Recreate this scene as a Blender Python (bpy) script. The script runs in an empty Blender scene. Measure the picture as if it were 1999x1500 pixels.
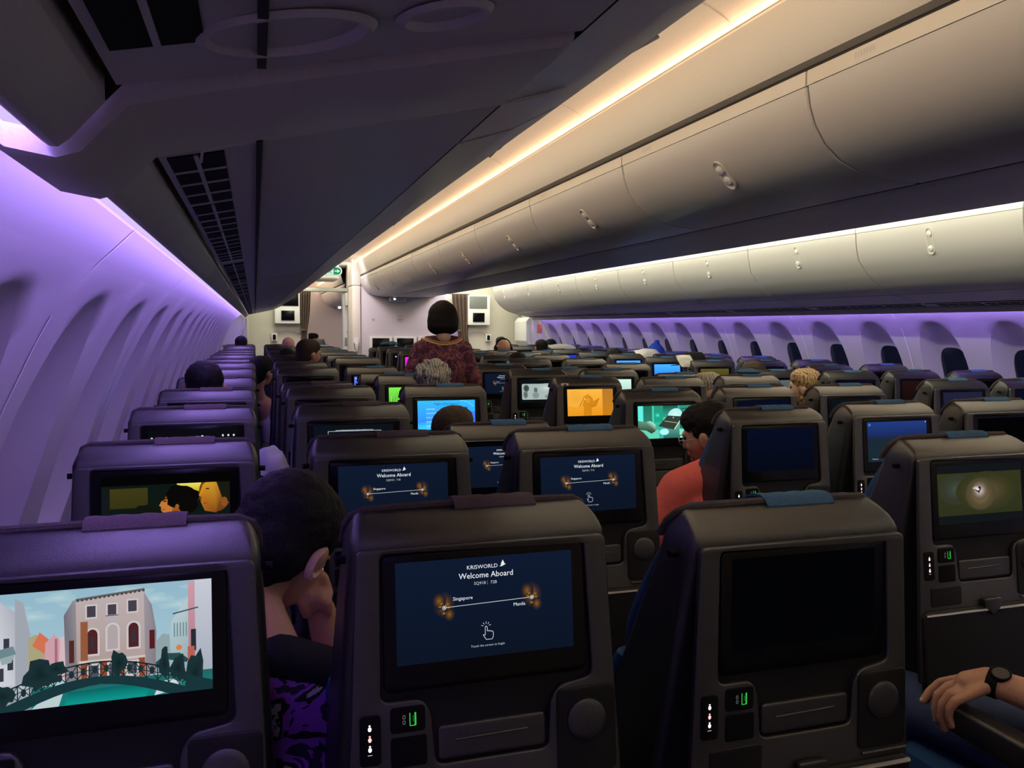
import bpy, bmesh, math, random
from mathutils import Vector, Matrix, noise
random.seed(7)
S = bpy.context.scene
CZ = 1.44                                   # height of the lens above the cabin floor
# ---------------------------------------------------------------- camera, world, exposure
yaw, pitch, roll = 0.304069, 0.069376, 0.007
fw = Vector((math.sin(yaw)*math.cos(pitch), math.cos(yaw)*math.cos(pitch), -math.sin(pitch)))
rt = Vector((math.cos(yaw), -math.sin(yaw), 0)); up = rt.cross(fw)
r2 = rt*math.cos(roll)+up*math.sin(roll); u2 = up*math.cos(roll)-rt*math.sin(roll)
cam = bpy.data.objects.new('camera', bpy.data.cameras.new('camera'))
S.collection.objects.link(cam); S.camera = cam
cam.data.sensor_width = 36; cam.data.lens = 1600/1999*36; cam.data.clip_start = 0.02
M = Matrix((r2, u2, -fw)).transposed().to_4x4(); M.translation = (0, 0, CZ); cam.matrix_world = M
W = bpy.data.worlds.new('night'); S.world = W; W.use_nodes = True
W.node_tree.nodes['Background'].inputs[0].default_value = (0.01, 0.012, 0.02, 1)
W.node_tree.nodes['Background'].inputs[1].default_value = 0.15
S.view_settings.view_transform = 'Standard'; S.view_settings.look = 'None'
S.view_settings.exposure = 0.0; S.view_settings.gamma = 1
S.view_settings.use_curve_mapping = False
S.cycles.use_denoising = True
S.cycles.max_bounces = 8; S.cycles.diffuse_bounces = 4; S.cycles.sample_clamp_indirect = 4

def lamp(name, loc, d, sx, sy, col, watts, spread=180):
    l = bpy.data.lights.new(name, 'AREA'); l.shape = 'RECTANGLE'; l.size = sx; l.size_y = sy
    l.color = col; l.energy = watts; l.spread = math.radians(spread)
    o = bpy.data.objects.new(name, l); S.collection.objects.link(o)
    z = -Vector(d).normalized(); y = Vector((0, 1, 0)); y = (y-z*y.dot(z)).normalized(); x = y.cross(z)
    m = Matrix((x, y, z)).transposed().to_4x4(); m.translation = (loc[0], loc[1], loc[2]+CZ); o.matrix_world = m
    return o
VIO = (0.40, 0.25, 1.0); PEACH = (1.0, 0.58, 0.31); WARM = (0.96, 0.98, 0.74)
def mir(x): return 4.3-x
for a, b in ((-1.6, 12.9), (15.6, 20.0)):
    c, L = (a+b)/2, b-a; k = L/14.5*(1.6 if a > 10 else 1)
    lamp('window_cove_light_left', (-.150, c, .150), (-.55, 0, -1), .03, L, VIO, 56*k)
    lamp('window_cove_light_right', (mir(-.150), c, .150), (.55, 0, -1), .03, L, VIO, 56*k)
    for sgn, x0 in ((1, 0), (-1, 1)):
        X = (lambda v: v) if sgn > 0 else mir
        lamp('ceiling_cove_light', (X(1.444), c, .936), (-.6*sgn, 0, 1), .012, L, PEACH, 7*k)
        lamp('ceiling_cove_light', (X(.625), c, .950), (1.0*sgn, 0, .30), .016, L, PEACH, 30*k)
        lamp('bin_top_light', (X(.612), c, .694), (-.45*sgn, 0, -1), .018, L, WARM, 11*k)
        lamp('added_bin_fill', (X(.63), c, .76), (sgn, 0, -.12), .02, L, WARM, 19*k)  # added fill lamp that brightens the centre bin doors and crowns
        lamp('added_bin_fill', (X(1.44), c, .76), (-sgn, 0, -.12), .02, L, WARM, (3 if sgn > 0 else 78)*k)  # added fill aimed at the window bins, far stronger in the right aisle
lamp('door_zone_light', (2.15, 13.4, .98), (0, 0, -1), 3.4, .9, WARM, 60)
lamp('added_bulkhead_fill', (1.0, 11.5, 1.03), (.35, 1, -.9), .3, .4, (1.0, .90, .92), 13, 110)  # added lamp, lifts the otherwise dark far bulkhead
lamp('added_bulkhead_fill', (3.3, 11.5, 1.03), (-.35, 1, -.9), .3, .4, (1.0, .90, .92), 13, 110)  # its added twin over the right aisle
lamp('entry_light', (.35, 13.4, .95), (0, .5, -1), .4, .4, WARM, 10)
lamp('entry_light', (3.95, 13.4, .95), (0, .5, -1), .4, .4, WARM, 10)

# ---------------------------------------------------------------- materials
def mat(name, col, rough=.5, spec=.5, bump=0, scale=60, emit=None, es=1, metal=0, vary=0, coat=0):
    m = bpy.data.materials.new(name); m.use_nodes = True; nt = m.node_tree; b = nt.nodes['Principled BSDF']
    b.inputs['Base Color'].default_value = (*col, 1); b.inputs['Roughness'].default_value = rough
    b.inputs['Specular IOR Level'].default_value = spec; b.inputs['Metallic'].default_value = metal
    b.inputs['Coat Weight'].default_value = coat
    tc = nt.nodes.new('ShaderNodeTexCoord')
    n = nt.nodes.new('ShaderNodeTexNoise'); n.inputs['Scale'].default_value = scale; n.inputs['Detail'].default_value = 4
    nt.links.new(tc.outputs['Object'], n.inputs['Vector'])
    if bump:
        bp = nt.nodes.new('ShaderNodeBump'); bp.inputs['Strength'].default_value = bump; bp.inputs['Distance'].default_value = .003
        nt.links.new(n.outputs['Fac'], bp.inputs['Height']); nt.links.new(bp.outputs[0], b.inputs['Normal'])
    r = nt.nodes.new('ShaderNodeValToRGB'); v = max(vary, .04)
    r.color_ramp.elements[0].position = .3; r.color_ramp.elements[1].position = .7
    r.color_ramp.elements[0].color = (*[c*(1-v) for c in col], 1); r.color_ramp.elements[1].color = (*[min(1, c*(1+v)) for c in col], 1)
    nt.links.new(n.outputs['Fac'], r.inputs[0]); nt.links.new(r.outputs[0], b.inputs['Base Color'])
    if emit: b.inputs['Emission Color'].default_value = (*emit, 1); b.inputs['Emission Strength'].default_value = es
    return m
PANEL = mat('cream_panel', (.62, .60, .56), .42, .4, .05, 300)
CEIL = mat('ceiling_panel', (.88, .82, .76), .6, .3, .03, 200)
BIN = mat('bin_plastic', (.50, .48, .47), .34, .45, .06, 500)
UND = mat('underside_plastic', (.52, .49, .52), .45, .4, .08, 300)
DARKGAP = mat('shadow_gap_rubber', (.02, .018, .018), .8)
SIDE = mat('sidewall_panel', (.43, .41, .41), .45, .4, .05, 400)
MONU = mat('bulkhead_laminate', (.60, .55, .60), .5, .3, .03, 300)
BEIGE = mat('beige_laminate', (.62, .57, .50), .5, .3, .03, 300)
GRILL = mat('grille_black', (.003, .003, .004), .7, .15)
CARPET = mat('carpet', (.035, .035, .05), .95, .1, .6, 300, vary=.4)
SHELL = mat('seat_shell_plastic', (.016, .015, .017), .36, .9, .25, 900)
SHELL2 = mat('seat_panel_plastic', (.007, .0065, .008), .5, .3, .2, 900)
GLOSS = mat('black_glass', (.002, .002, .003), .22, .22)
BLUE = mat('blue_seat_fabric', (.020, .075, .20), .9, .2, .8, 700, vary=.25)
BROWN = mat('brown_seat_fabric', (.075, .062, .066), .9, .2, .8, 700, vary=.25)
CLOTHB = mat('blue_headrest_cloth', (.05, .115, .22), .95, .1, .9, 500, vary=.2)
CLOTHD = mat('brown_headrest_cloth', (.10, .075, .085), .95, .1, .9, 500, vary=.2)
METAL = mat('brushed_metal', (.55, .54, .52), .35, .5, 0, 80, metal=1)
WHITEP = mat('white_plastic', (.75, .74, .72), .35, .5, .02, 200)
PAPER = mat('paper', (.72, .70, .64), .8, .2)
CURT = mat('brown_curtain', (.11, .075, .062), .9, .2, .6, 200, vary=.3)
WGLASS = mat('dimmed_window_glass', (.010, .014, .024), .12, .5)
SKIN = mat('skin', (.50, .26, .17), .5, .4, .1, 300, vary=.08)
SKIN2 = mat('skin_pale', (.62, .38, .28), .5, .4, .1, 300, vary=.08)
NAIL = mat('finger_nail', (.62, .42, .36), .3, .5)
HAIRB = mat('black_hair', (.006, .005, .006), .75, .2, .9, 160, vary=.5)
HAIRBR = mat('brown_hair', (.035, .018, .012), .7, .3, .9, 160, vary=.5)
def hairmat(name, c1, c2, scale):
    m = mat(name, c1, .6, .4, 1.0, scale, vary=.4)
    nt = m.node_tree; w = nt.nodes.new('ShaderNodeTexWave'); w.inputs['Scale'].default_value = 22; w.inputs['Distortion'].default_value = 9
    w.inputs['Detail'].default_value = 3
    tc = nt.nodes['Texture Coordinate']; nt.links.new(tc.outputs['Object'], w.inputs['Vector'])
    r = nt.nodes.new('ShaderNodeValToRGB'); r.color_ramp.elements[0].color = (*c1, 1); r.color_ramp.elements[1].color = (*c2, 1)
    nt.links.new(w.outputs['Fac'], r.inputs[0]); nt.links.new(r.outputs[0], nt.nodes['Principled BSDF'].inputs['Base Color'])
    return m
HAIRG = hairmat('grey_hair', (.13, .12, .10), (.42, .39, .34), 120)
HAIRY = hairmat('blond_hair', (.16, .08, .03), (.50, .33, .16), 120)
RED = mat('coral_shirt_cotton', (.72, .14, .12), .9, .2, .5, 300, vary=.1)
JEAN = mat('blue_denim', (.05, .075, .16), .9, .2, .8, 500, vary=.3)
BLKC = mat('black_cotton', (.012, .012, .016), .9, .2, .5, 300)
GREYC = mat('grey_cotton', (.35, .34, .36), .9, .2, .5, 300)
ROYAL = mat('royal_blue_cotton', (.02, .06, .50), .9, .2, .5, 300)
NAVY = mat('navy_fabric', (.012, .02, .07), .9, .2, .6, 400)
def pattern(name, cols, scale, kind='v'):
    m = mat(name, cols[0], .85, .3, .4, 200); nt = m.node_tree
    tc = nt.nodes['Texture Coordinate']; n = nt.nodes.new('ShaderNodeTexNoise'); n.inputs['Scale'].default_value = scale
    n.inputs['Detail'].default_value = 6; n.inputs['Distortion'].default_value = 1.6
    nt.links.new(tc.outputs['Object'], n.inputs['Vector'])
    r = nt.nodes.new('ShaderNodeValToRGB'); e = r.color_ramp.elements; k = len(cols)
    if kind == 'c': r.color_ramp.interpolation = 'CONSTANT'
    for i, c in enumerate(cols):
        p = .32+.36*i/max(1, k-1)
        if i < 2: e[i].position = p; e[i].color = (*c, 1)
        else: q = e.new(p); q.color = (*c, 1)
    nt.links.new(n.outputs['Fac'], r.inputs[0]); nt.links.new(r.outputs[0], nt.nodes['Principled BSDF'].inputs['Base Color'])
    return m
BATIK = pattern('batik_print', [(.015, .01, .04), (.13, .03, .045), (.03, .015, .07), (.28, .09, .06), (.05, .02, .11), (.42, .20, .16)], 19)
PRINT = pattern('bold_print', [(.008, .008, .012), (.02, .01, .04), (.22, .05, .40), (.008, .008, .012), (.32, .30, .36), (.02, .06, .35)], 9, 'c')
# emission from the colours a screen, a lamp lens or a lit sign shows
EM = bpy.data.materials.new('lit_display'); EM.use_nodes = True
_n = EM.node_tree; _n.nodes.clear(); _o = _n.nodes.new('ShaderNodeOutputMaterial'); _e = _n.nodes.new('ShaderNodeEmission')
_a = _n.nodes.new('ShaderNodeAttribute'); _a.attribute_name = 'Col'; _n.links.new(_a.outputs['Color'], _e.inputs[0]); _n.links.new(_e.outputs[0], _o.inputs[0])

# ---------------------------------------------------------------- helpers
def link(name, me, parent=None):
    o = bpy.data.objects.new(name, me); S.collection.objects.link(o)
    if parent is not None: o.parent = parent
    return o
def tag(o, label=None, cat=None, group=None, kind=None):
    if label: o['label'] = label
    if cat: o['category'] = cat
    if group: o['group'] = group
    if kind: o['kind'] = kind
    return o
def empty(name, loc, label, cat, group=None):
    o = bpy.data.objects.new(name, None); S.collection.objects.link(o); o.location = loc; o.empty_display_size = .1
    return tag(o, label, cat, group)
def mesh(name, V, F, m, parent=None, smooth=False, loc=None):
    me = bpy.data.meshes.new(name); me.from_pydata([tuple(v) for v in V], [], F); me.update()
    for x in (m if isinstance(m, (list, tuple)) else [m]): me.materials.append(x)
    if smooth: me.shade_smooth()
    o = link(name, me, parent)
    if loc: o.location = loc
    return o
def fix(o, bev=0, seg=2, ang=.6, smooth=True):
    me = o.data; bm = bmesh.new(); bm.from_mesh(me); bmesh.ops.remove_doubles(bm, verts=bm.verts, dist=1e-5)
    bmesh.ops.recalc_face_normals(bm, faces=bm.faces)
    if bev:
        es = [e for e in bm.edges if len(e.link_faces) == 2 and e.calc_face_angle(0) > ang]
        bmesh.ops.bevel(bm, geom=es, offset=bev, segments=seg, affect='EDGES', profile=.6, clamp_overlap=True)
    bm.to_mesh(me); bm.free()
    if smooth:
        me.shade_smooth()
        try: me.set_sharp_from_angle(angle=math.radians(38))
        except Exception: pass
    return o
class MB:
    def __init__(s): s.v = []; s.f = []; s.m = []
    def quad(s, a, b, c, d, mi=0):
        n = len(s.v); s.v += [a, b, c, d]; s.f.append((n, n+1, n+2, n+3)); s.m.append(mi); return s
    def poly(s, pts, mi=0):
        n = len(s.v); s.v += list(pts); s.f.append(tuple(range(n, n+len(pts)))); s.m.append(mi); return s
    def box(s, x0, x1, y0, y1, z0, z1, mi=0):
        n = len(s.v); s.v += [(x0, y0, z0), (x1, y0, z0), (x1, y1, z0), (x0, y1, z0), (x0, y0, z1), (x1, y0, z1), (x1, y1, z1), (x0, y1, z1)]
        for f in ((0, 3, 2, 1), (4, 5, 6, 7), (0, 1, 5, 4), (1, 2, 6, 5), (2, 3, 7, 6), (3, 0, 4, 7)): s.f.append(tuple(n+i for i in f)); s.m.append(mi)
        return s
    def rings(s, R, cap=True, closed=True, mi=0):
        n = len(s.v); k = len(R[0])
        for r in R: s.v += list(r)
        for i in range(len(R)-1):
            for j in range(k if closed else k-1):
                a = n+i*k+j; b = n+i*k+(j+1) % k; s.f.append((a, b, b+k, a+k)); s.m.append(mi)
        if cap: s.f.append(tuple(n+j for j in range(k))[::-1]); s.m.append(mi); s.f.append(tuple(n+(len(R)-1)*k+j for j in range(k))); s.m.append(mi)
        return s
    def tube(s, P, r, seg=8, mi=0, cap=True):
        P = [Vector(p) for p in P]; R = []; u = None
        for i, p in enumerate(P):
            d = (P[min(i+1, len(P)-1)]-P[max(i-1, 0)]).normalized()
            if u is None: u = d.orthogonal().normalized()
            u = (u-d*u.dot(d)).normalized(); w = d.cross(u); rr = r[i] if isinstance(r, (list, tuple)) else r
            R.append([tuple(p+u*rr*math.cos(2*math.pi*j/seg)+w*rr*math.sin(2*math.pi*j/seg)) for j in range(seg)])
        return s.rings(R, cap, True, mi)
    def build(s, name, m, parent=None, bev=0, seg=2, smooth=True, loc=None, keep=False):
        o = mesh(name, s.v, s.f, m, parent, loc=loc)
        if len(set(s.m)) > 1: o.data.polygons.foreach_set('material_index', s.m)
        if not keep: fix(o, bev, seg, smooth=smooth)
        return o
def rrect(u0, u1, v0, v1, r, n=5):
    P = []
    for cx, cy, a in ((u1-r, v1-r, 0), (u0+r, v1-r, 90), (u0+r, v0+r, 180), (u1-r, v0+r, 270)):
        for i in range(n+1):
            t = math.radians(a+90*i/n); P.append((cx+r*math.cos(t), cy+r*math.sin(t)))
    return P
def roundpoly(pts, r, n=4):
    P = []; k = len(pts)
    for i in range(k):
        p = Vector(pts[i]); a = Vector(pts[i-1]); b = Vector(pts[(i+1) % k])
        da = (a-p); db = (b-p); rr = min(r, da.length*.45, db.length*.45)
        s, e = p+da.normalized()*rr, p+db.normalized()*rr
        for j in range(n+1):
            t = j/n; q = s*(1-t)**2+p*2*t*(1-t)+e*t*t; P.append((q.x, q.y))
    return P
def plate(name, outlines, depth, bev, m, parent=None, mtx=None, res=2):
    """a flat plate cut from 2D outlines (the first is the rim, the rest are holes) with rounded edges; local x,y -> plane, z -> thickness"""
    cu = bpy.data.curves.new(name, 'CURVE'); cu.dimensions = '2D'; cu.fill_mode = 'BOTH'
    cu.extrude = max(depth/2-bev, 0); cu.bevel_depth = bev; cu.bevel_resolution = res; cu.offset = -bev
    for P in outlines:
        sp = cu.splines.new('POLY'); sp.points.add(len(P)-1)
        for i, p in enumerate(P): sp.points[i].co = (p[0], p[1], 0, 1)
        sp.use_cyclic_u = True
    t = bpy.data.objects.new('t', cu); S.collection.objects.link(t)
    dg = bpy.context.evaluated_depsgraph_get(); me = bpy.data.meshes.new_from_object(t.evaluated_get(dg))
    bpy.data.objects.remove(t); bpy.data.curves.remove(cu)
    if mtx is not None: me.transform(mtx)
    me.name = name; me.materials.clear(); me.materials.append(m); o = link(name, me, parent)
    return fix(o)
_font = {}
def text_mesh(txt, size, align='CENTER', stretch=1.0):
    cu = bpy.data.curves.new('t', 'FONT'); cu.body = txt; cu.size = size; cu.align_x = align; cu.align_y = 'CENTER'; cu.resolution_u = 2
    t = bpy.data.objects.new('t', cu); S.collection.objects.link(t)
    dg = bpy.context.evaluated_depsgraph_get(); me = bpy.data.meshes.new_from_object(t.evaluated_get(dg))
    V = [(v.co.x*stretch, v.co.y) for v in me.vertices]; F = [tuple(p.vertices) for p in me.polygons]
    bpy.data.objects.remove(t); bpy.data.curves.remove(cu); bpy.data.meshes.remove(me)
    return V, F
def lin(c):
    if isinstance(c, str): c = [int(c[i:i+2], 16)/255 for i in (0, 2, 4)]
    else: c = [x/255 for x in c]
    return tuple(x/12.92 if x < .04045 else ((x+.055)/1.055)**2.4 for x in c)
class Pic:
    """a lit picture: coloured faces laid in a plane; gain scales the light it gives off"""
    def __init__(s, gain=1): s.v = []; s.f = []; s.c = []; s.d = 0; s.g = gain
    def add(s, pts, cols, mul=1):
        n = len(s.v); s.d += 1; z = s.d*2.5e-6
        if isinstance(cols, str) or not isinstance(cols[0], (list, tuple, str)): cols = [cols]*len(pts)
        s.v += [(p[0], p[1], z) for p in pts]; s.c += [tuple(x*s.g*mul for x in lin(c)) for c in cols]; s.f.append(tuple(range(n, n+len(pts)))); return s
    def rect(s, x0, x1, y0, y1, c, mul=1):
        if isinstance(c, (list, tuple)) and isinstance(c[0], str): cols = [c[0], c[0], c[1], c[1]]
        else: cols = c
        return s.add([(x0, y0), (x1, y0), (x1, y1), (x0, y1)], cols, mul)
    def disc(s, x, y, rx, ry, c, c2=None, n=20, mul=1, wob=0, rot=0):
        s.d += 1; z = s.d*2.5e-6; b = len(s.v); s.v.append((x, y, z)); s.c.append(tuple(q*s.g*mul for q in lin(c)))
        for i in range(n):
            a = 2*math.pi*i/n; w = 1+wob*math.sin(3*a+x*50)+wob*.6*math.sin(7*a); px = rx*math.cos(a)*w; py = ry*math.sin(a)*w
            s.v.append((x+px*math.cos(rot)-py*math.sin(rot), y+px*math.sin(rot)+py*math.cos(rot), z)); s.c.append(tuple(q*s.g*mul for q in lin(c2 or c)))
        if c2 and c2 != c:      # soft glow: fall off quickly from the middle
            m = len(s.v); k = lin(c); k2 = lin(c2)
            for i in range(n):
                vx, vy, _ = s.v[b+1+i]; s.v.append((x+(vx-x)*.34, y+(vy-y)*.34, z)); s.c.append(tuple((k2[j]+(k[j]-k2[j])*.45)*s.g*mul for j in range(3)))
            for i in range(n):
                vx, vy, _ = s.v[b+1+i]; s.v.append((x+(vx-x)*.66, y+(vy-y)*.66, z)); s.c.append(tuple((k2[j]+(k[j]-k2[j])*.12)*s.g*mul for j in range(3)))
            for i in range(n):
                j = (i+1) % n; s.f += [(b, m+i, m+j), (m+i, m+n+i, m+n+j, m+j), (m+n+i, b+1+i, b+1+j, m+n+j)]
            return s
        for i in range(n): s.f.append((b, b+1+i, b+1+(i+1) % n))
        return s
    def line(s, P, w, c, mul=1):
        for a, b in zip(P[:-1], P[1:]):
            a = Vector(a); b = Vector(b); d = (b-a); 
            if d.length < 1e-7: continue
            q = Vector((-d.y, d.x)).normalized()*w/2; s.add([a-q, b-q, b+q, a+q], c, mul)
        return s
    def text(s, t, x, y, size, c, align='CENTER', stretch=1, mul=1):
        V, F = text_mesh(t, size, align, stretch); s.d += 1; z = s.d*2.5e-6; n = len(s.v)
        s.v += [(x+a, y+b, z) for a, b in V]; s.c += [tuple(q*s.g*mul for q in lin(c))]*len(V); s.f += [tuple(n+i for i in f) for f in F]; return s
    def clip(s, hx, hy):
        V, C, F = [], [], []
        for f in s.f:
            P = [(s.v[i], s.c[i]) for i in f]
            if any(abs(p[0][0]) > hx or abs(p[0][1]) > hy for p in P):
                for ax, lim, sg in ((0, hx, 1), (0, hx, -1), (1, hy, 1), (1, hy, -1)):
                    out = []
                    for k in range(len(P)):
                        a, b = P[k-1], P[k]; da = lim-sg*a[0][ax]; db = lim-sg*b[0][ax]
                        if (da >= 0) != (db >= 0):
                            t = da/(da-db); out.append((tuple(u+(v-u)*t for u, v in zip(a[0], b[0])), tuple(u+(v-u)*t for u, v in zip(a[1], b[1]))))
                        if db >= 0: out.append(b)
                    P = out
                    if not P: break
            if len(P) > 2:
                n = len(V); V += [p[0] for p in P]; C += [p[1] for p in P]; F.append(tuple(range(n, n+len(P))))
        s.v, s.c, s.f = V, C, F
    def me(s, name, mtx=None, clip=None):
        if clip: s.clip(*clip)
        me = bpy.data.meshes.new(name); me.from_pydata(s.v, [], s.f); a = me.color_attributes.new('Col', 'FLOAT_COLOR', 'POINT')
        for i, c in enumerate(s.c): a.data[i].color = (*c, 1)
        me.materials.append(EM)
        if mtx is not None: me.transform(mtx)
        return me
def blob(name, parts, voxel, m, parent=None, loc=None, disp=0, dscale=30, it=3):
    """one continuous surface grown from tapered limbs ((p0,r0),(p1,r1)) and ellipsoids (centre, radii, rotation)"""
    bm = bmesh.new()
    for p in parts:
        if p[0] == 'e':
            mt = Matrix.Translation(p[1]) @ (p[3].to_matrix().to_4x4() if len(p) > 3 else Matrix.Identity(4)) @ Matrix.Diagonal((*p[2], 1))
            bmesh.ops.create_uvsphere(bm, u_segments=20, v_segments=12, radius=1, matrix=mt)
        elif p[0] == 'b':
            bmesh.ops.create_cube(bm, size=1, matrix=Matrix.Translation(p[1]) @ (p[3].to_matrix().to_4x4() if len(p) > 3 else Matrix.Identity(4)) @ Matrix.Diagonal((*p[2], 1)))
        else:
            ps = p[1]
            for (a, ra), (b, rb) in zip(ps[:-1], ps[1:]):
                a = Vector(a); b = Vector(b); d = b-a; L = d.length
                q = d.to_track_quat('Z', 'Y').to_matrix().to_4x4()
                bmesh.ops.create_cone(bm, cap_ends=True, segments=16, radius1=ra, radius2=rb, depth=L, matrix=Matrix.Translation((a+b)/2) @ q)
                bmesh.ops.create_uvsphere(bm, u_segments=16, v_segments=10, radius=rb, matrix=Matrix.Translation(b))
            a, ra = ps[0]; bmesh.ops.create_uvsphere(bm, u_segments=16, v_segments=10, radius=ra, matrix=Matrix.Translation(a))
    me = bpy.data.meshes.new(name); bm.to_mesh(me); bm.free()
    o = link(name, me, None); r = o.modifiers.new('r', 'REMESH'); r.mode = 'VOXEL'; r.voxel_size = voxel; r.use_smooth_shade = True
    s = o.modifiers.new('s', 'SMOOTH'); s.iterations = it; s.factor = .5
    dg = bpy.context.evaluated_depsgraph_get(); m2 = bpy.data.meshes.new_from_object(o.evaluated_get(dg)); bpy.data.objects.remove(o); bpy.data.meshes.remove(me)
    if disp:
        for v in m2.vertices:
            n = noise.noise(v.co*dscale)+.5*noise.noise(v.co*dscale*2.3); v.co += v.normal*n*disp
    m2.name = name; m2.materials.clear(); m2.materials.append(m); m2.shade_smooth()
    o = link(name, m2, parent)
    if loc: o.location = loc
    return o
ORD = ['nearest', 'second', 'third', 'fourth', 'fifth', 'sixth', 'seventh', 'eighth', 'ninth', 'tenth', 'eleventh', 'twelfth', 'thirteenth', 'fourteenth', 'fifteenth', 'sixteenth']
# ================================================================ cabin shell
# sidewall profile (x, height relative to the lens) of the left wall from the floor up
WALLP = [(-.50, -1.44), (-.58, -1.25), (-.61, -1.0), (-.595, -.80), (-.55, -.58), (-.50, -.42), (-.455, -.28), (-.405, -.15), (-.350, -.03), (-.315, .035), (-.26, .095), (-.215, .140), (-.195, .160)]
def wallx(z):
    for (x0, z0), (x1, z1) in zip(WALLP[:-1], WALLP[1:]):
        if z <= z1: return x0+(x1-x0)*(z-z0)/(z1-z0)
    return WALLP[-1][0]
PW = .61                                    # window pitch
WY = [4.70+PW*k for k in range(-9, 14)]      # window centres along the wall
AT, AB = .062, -.70                         # arch top and foot of the reveal
PT, PBT = -.115, -.585                      # glass top and foot
def ring(kind, y, n=48):
    P = []
    for i in range(n):
        a = 2*math.pi*i/n+math.pi/4; c, s = math.cos(a), math.sin(a)
        if kind == 'rect':
            k = 1/max(abs(c), abs(s)); P.append((y+c*k*PW/2, (AT+.04+AB-.02)/2+s*k*(AT+.04-AB+.02)/2, 0))
        elif kind == 'arch':
            e = 2/2.25; P.append((y+math.copysign(abs(c)**e, c)*.205, (AT+AB)/2+math.copysign(abs(s)**e, s)*(AT-AB)/2, 0))
        elif kind == 'arch2':
            e = 2/2.3; P.append((y+math.copysign(abs(c)**e, c)*.198, (AT+AB)/2+math.copysign(abs(s)**e, s)*((AT-AB)/2-.007), .006))
        elif kind == 'mid':
            e = 2/2.6; P.append((y+math.copysign(abs(c)**e, c)*.158, -.335+math.copysign(abs(s)**e, s)*.285, .085))
        elif kind == 'pane':
            e = 2/3.2; P.append((y+math.copysign(abs(c)**e, c)*.142, (PT+PBT)/2+math.copysign(abs(s)**e, s)*(PT-PBT)/2, .098))
        elif kind == 'pane2':
            e = 2/3.2; P.append((y+math.copysign(abs(c)**e, c)*.132, (PT+PBT)/2+math.copysign(abs(s)**e, s)*((PT-PBT)/2-.01), .104))
    return P
def wallpt(p, side):
    x = wallx(p[1])-p[2]; return ((x if side < 0 else 4.3-x), p[0], p[1]+CZ)
def sidewall(side, y0, y1, centres, name):
    b = MB(); top, bot = AT+.04, AB-.02
    for (xa, za), (xb, zb) in zip(WALLP[:-1], WALLP[1:]):       # strips under and over the window band
        for lo, hi in ((-9, bot), (top, 9)):
            z0, z1 = max(za, lo), min(zb, hi)
            if z1 > z0+1e-6: b.quad(*[wallpt((y, z, 0), side) for y, z in ((y0, z0), (y1, z0), (y1, z1), (y0, z1))])
    cs = [c for c in centres if c-PW/2 > y0-.02 and c+PW/2 < y1+.02]
    for a, c in ((y0, cs[0]-PW/2), (cs[-1]+PW/2, y1)):
        if c > a:
            zs = [bot]+[z for x, z in WALLP if bot < z < top]+[top]
            for z0, z1 in zip(zs[:-1], zs[1:]): b.quad(*[wallpt((y, z, 0), side) for y, z in ((a, z0), (c, z0), (c, z1), (a, z1))])
    for c in cs:
        R0, R1 = ring('rect', c), ring('arch', c)
        mids = [[tuple(p[i]*(1-t)+q[i]*t for i in range(3)) for p, q in zip(R0, R1)] for t in (.33, .66)]
        R = [R0]+mids+[R1, ring('arch2', c), ring('mid', c), ring('pane', c)]
        b.rings([[wallpt(p, side) for p in r] for r in R], cap=False)
    o = b.build(name, SIDE); tag(o, kind='structure')
    for k, c in enumerate(cs):
        P = ring('pane2', c, 32); Q = ring('pane', c, 32); w = MB()
        w.rings([[wallpt(p, side) for p in Q], [wallpt((p[0], p[1], .100), side) for p in P], [wallpt(p, side) for p in P]], cap=False)
        NW[0] += 1; fr = w.build('window_%d' % NW[0], SIDE); tag(fr, kind='structure')
        g = MB(); g.poly([wallpt(p, side) for p in P]); g.build('window_pane', WGLASS, fr)
    s = MB()                                                   # pale joint strips between the two-window panels
    for k, c in enumerate(cs[1::2]):
        yy = c+PW/2
        for (xa, za), (xb, zb) in zip(WALLP[1:-1], WALLP[2:]):
            s.quad(*[wallpt((y, z, -.0022), side) for y, z in ((yy-.004, za), (yy+.004, za), (yy+.004, zb), (yy-.004, zb))])
    tag(s.build('trim_%d' % (1 if side < 0 else 2) if name.count('_') == 1 else 'trim_%d' % (3 if side < 0 else 4), WHITEP), kind='structure')
    return o
NW = [0]
WYL = [1.24+.61*k for k in range(-3, 20)]
sidewall(-1, -1.5, 12.95, WYL, 'wall_left')
sidewall(1, -1.5, 12.95, WY, 'wall_right')
sidewall(-1, 15.7, 20.0, [15.7+.4+.61*k for k in range(6)], 'wall_left_forward')
sidewall(1, 15.7, 20.0, [15.7+.4+.61*k for k in range(6)], 'wall_right_forward')
fl = MB().box(-.7, 5.0, -1.6, 20.2, -.06, 0); tag(fl.build('floor', CARPET), kind='structure')
def extr(name, prof, y0, y1, m, parent=None, thick=0, keep=False, side=-1, smooth=True):
    """a panel of the given cross-section (x, height) running along the cabin"""
    b = MB(); P = [((x if side < 0 else 4.3-x), z+CZ) for x, z in prof]
    for (a, za), (c, zc) in zip(P[:-1], P[1:]): b.quad((a, y0, za), (c, y0, zc), (c, y1, zc), (a, y1, za))
    o = b.build(name, m, parent)
    if thick:
        md = o.modifiers.new('t', 'SOLIDIFY'); md.thickness = thick; md.offset = -1 if side < 0 else 1
    return o
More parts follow.
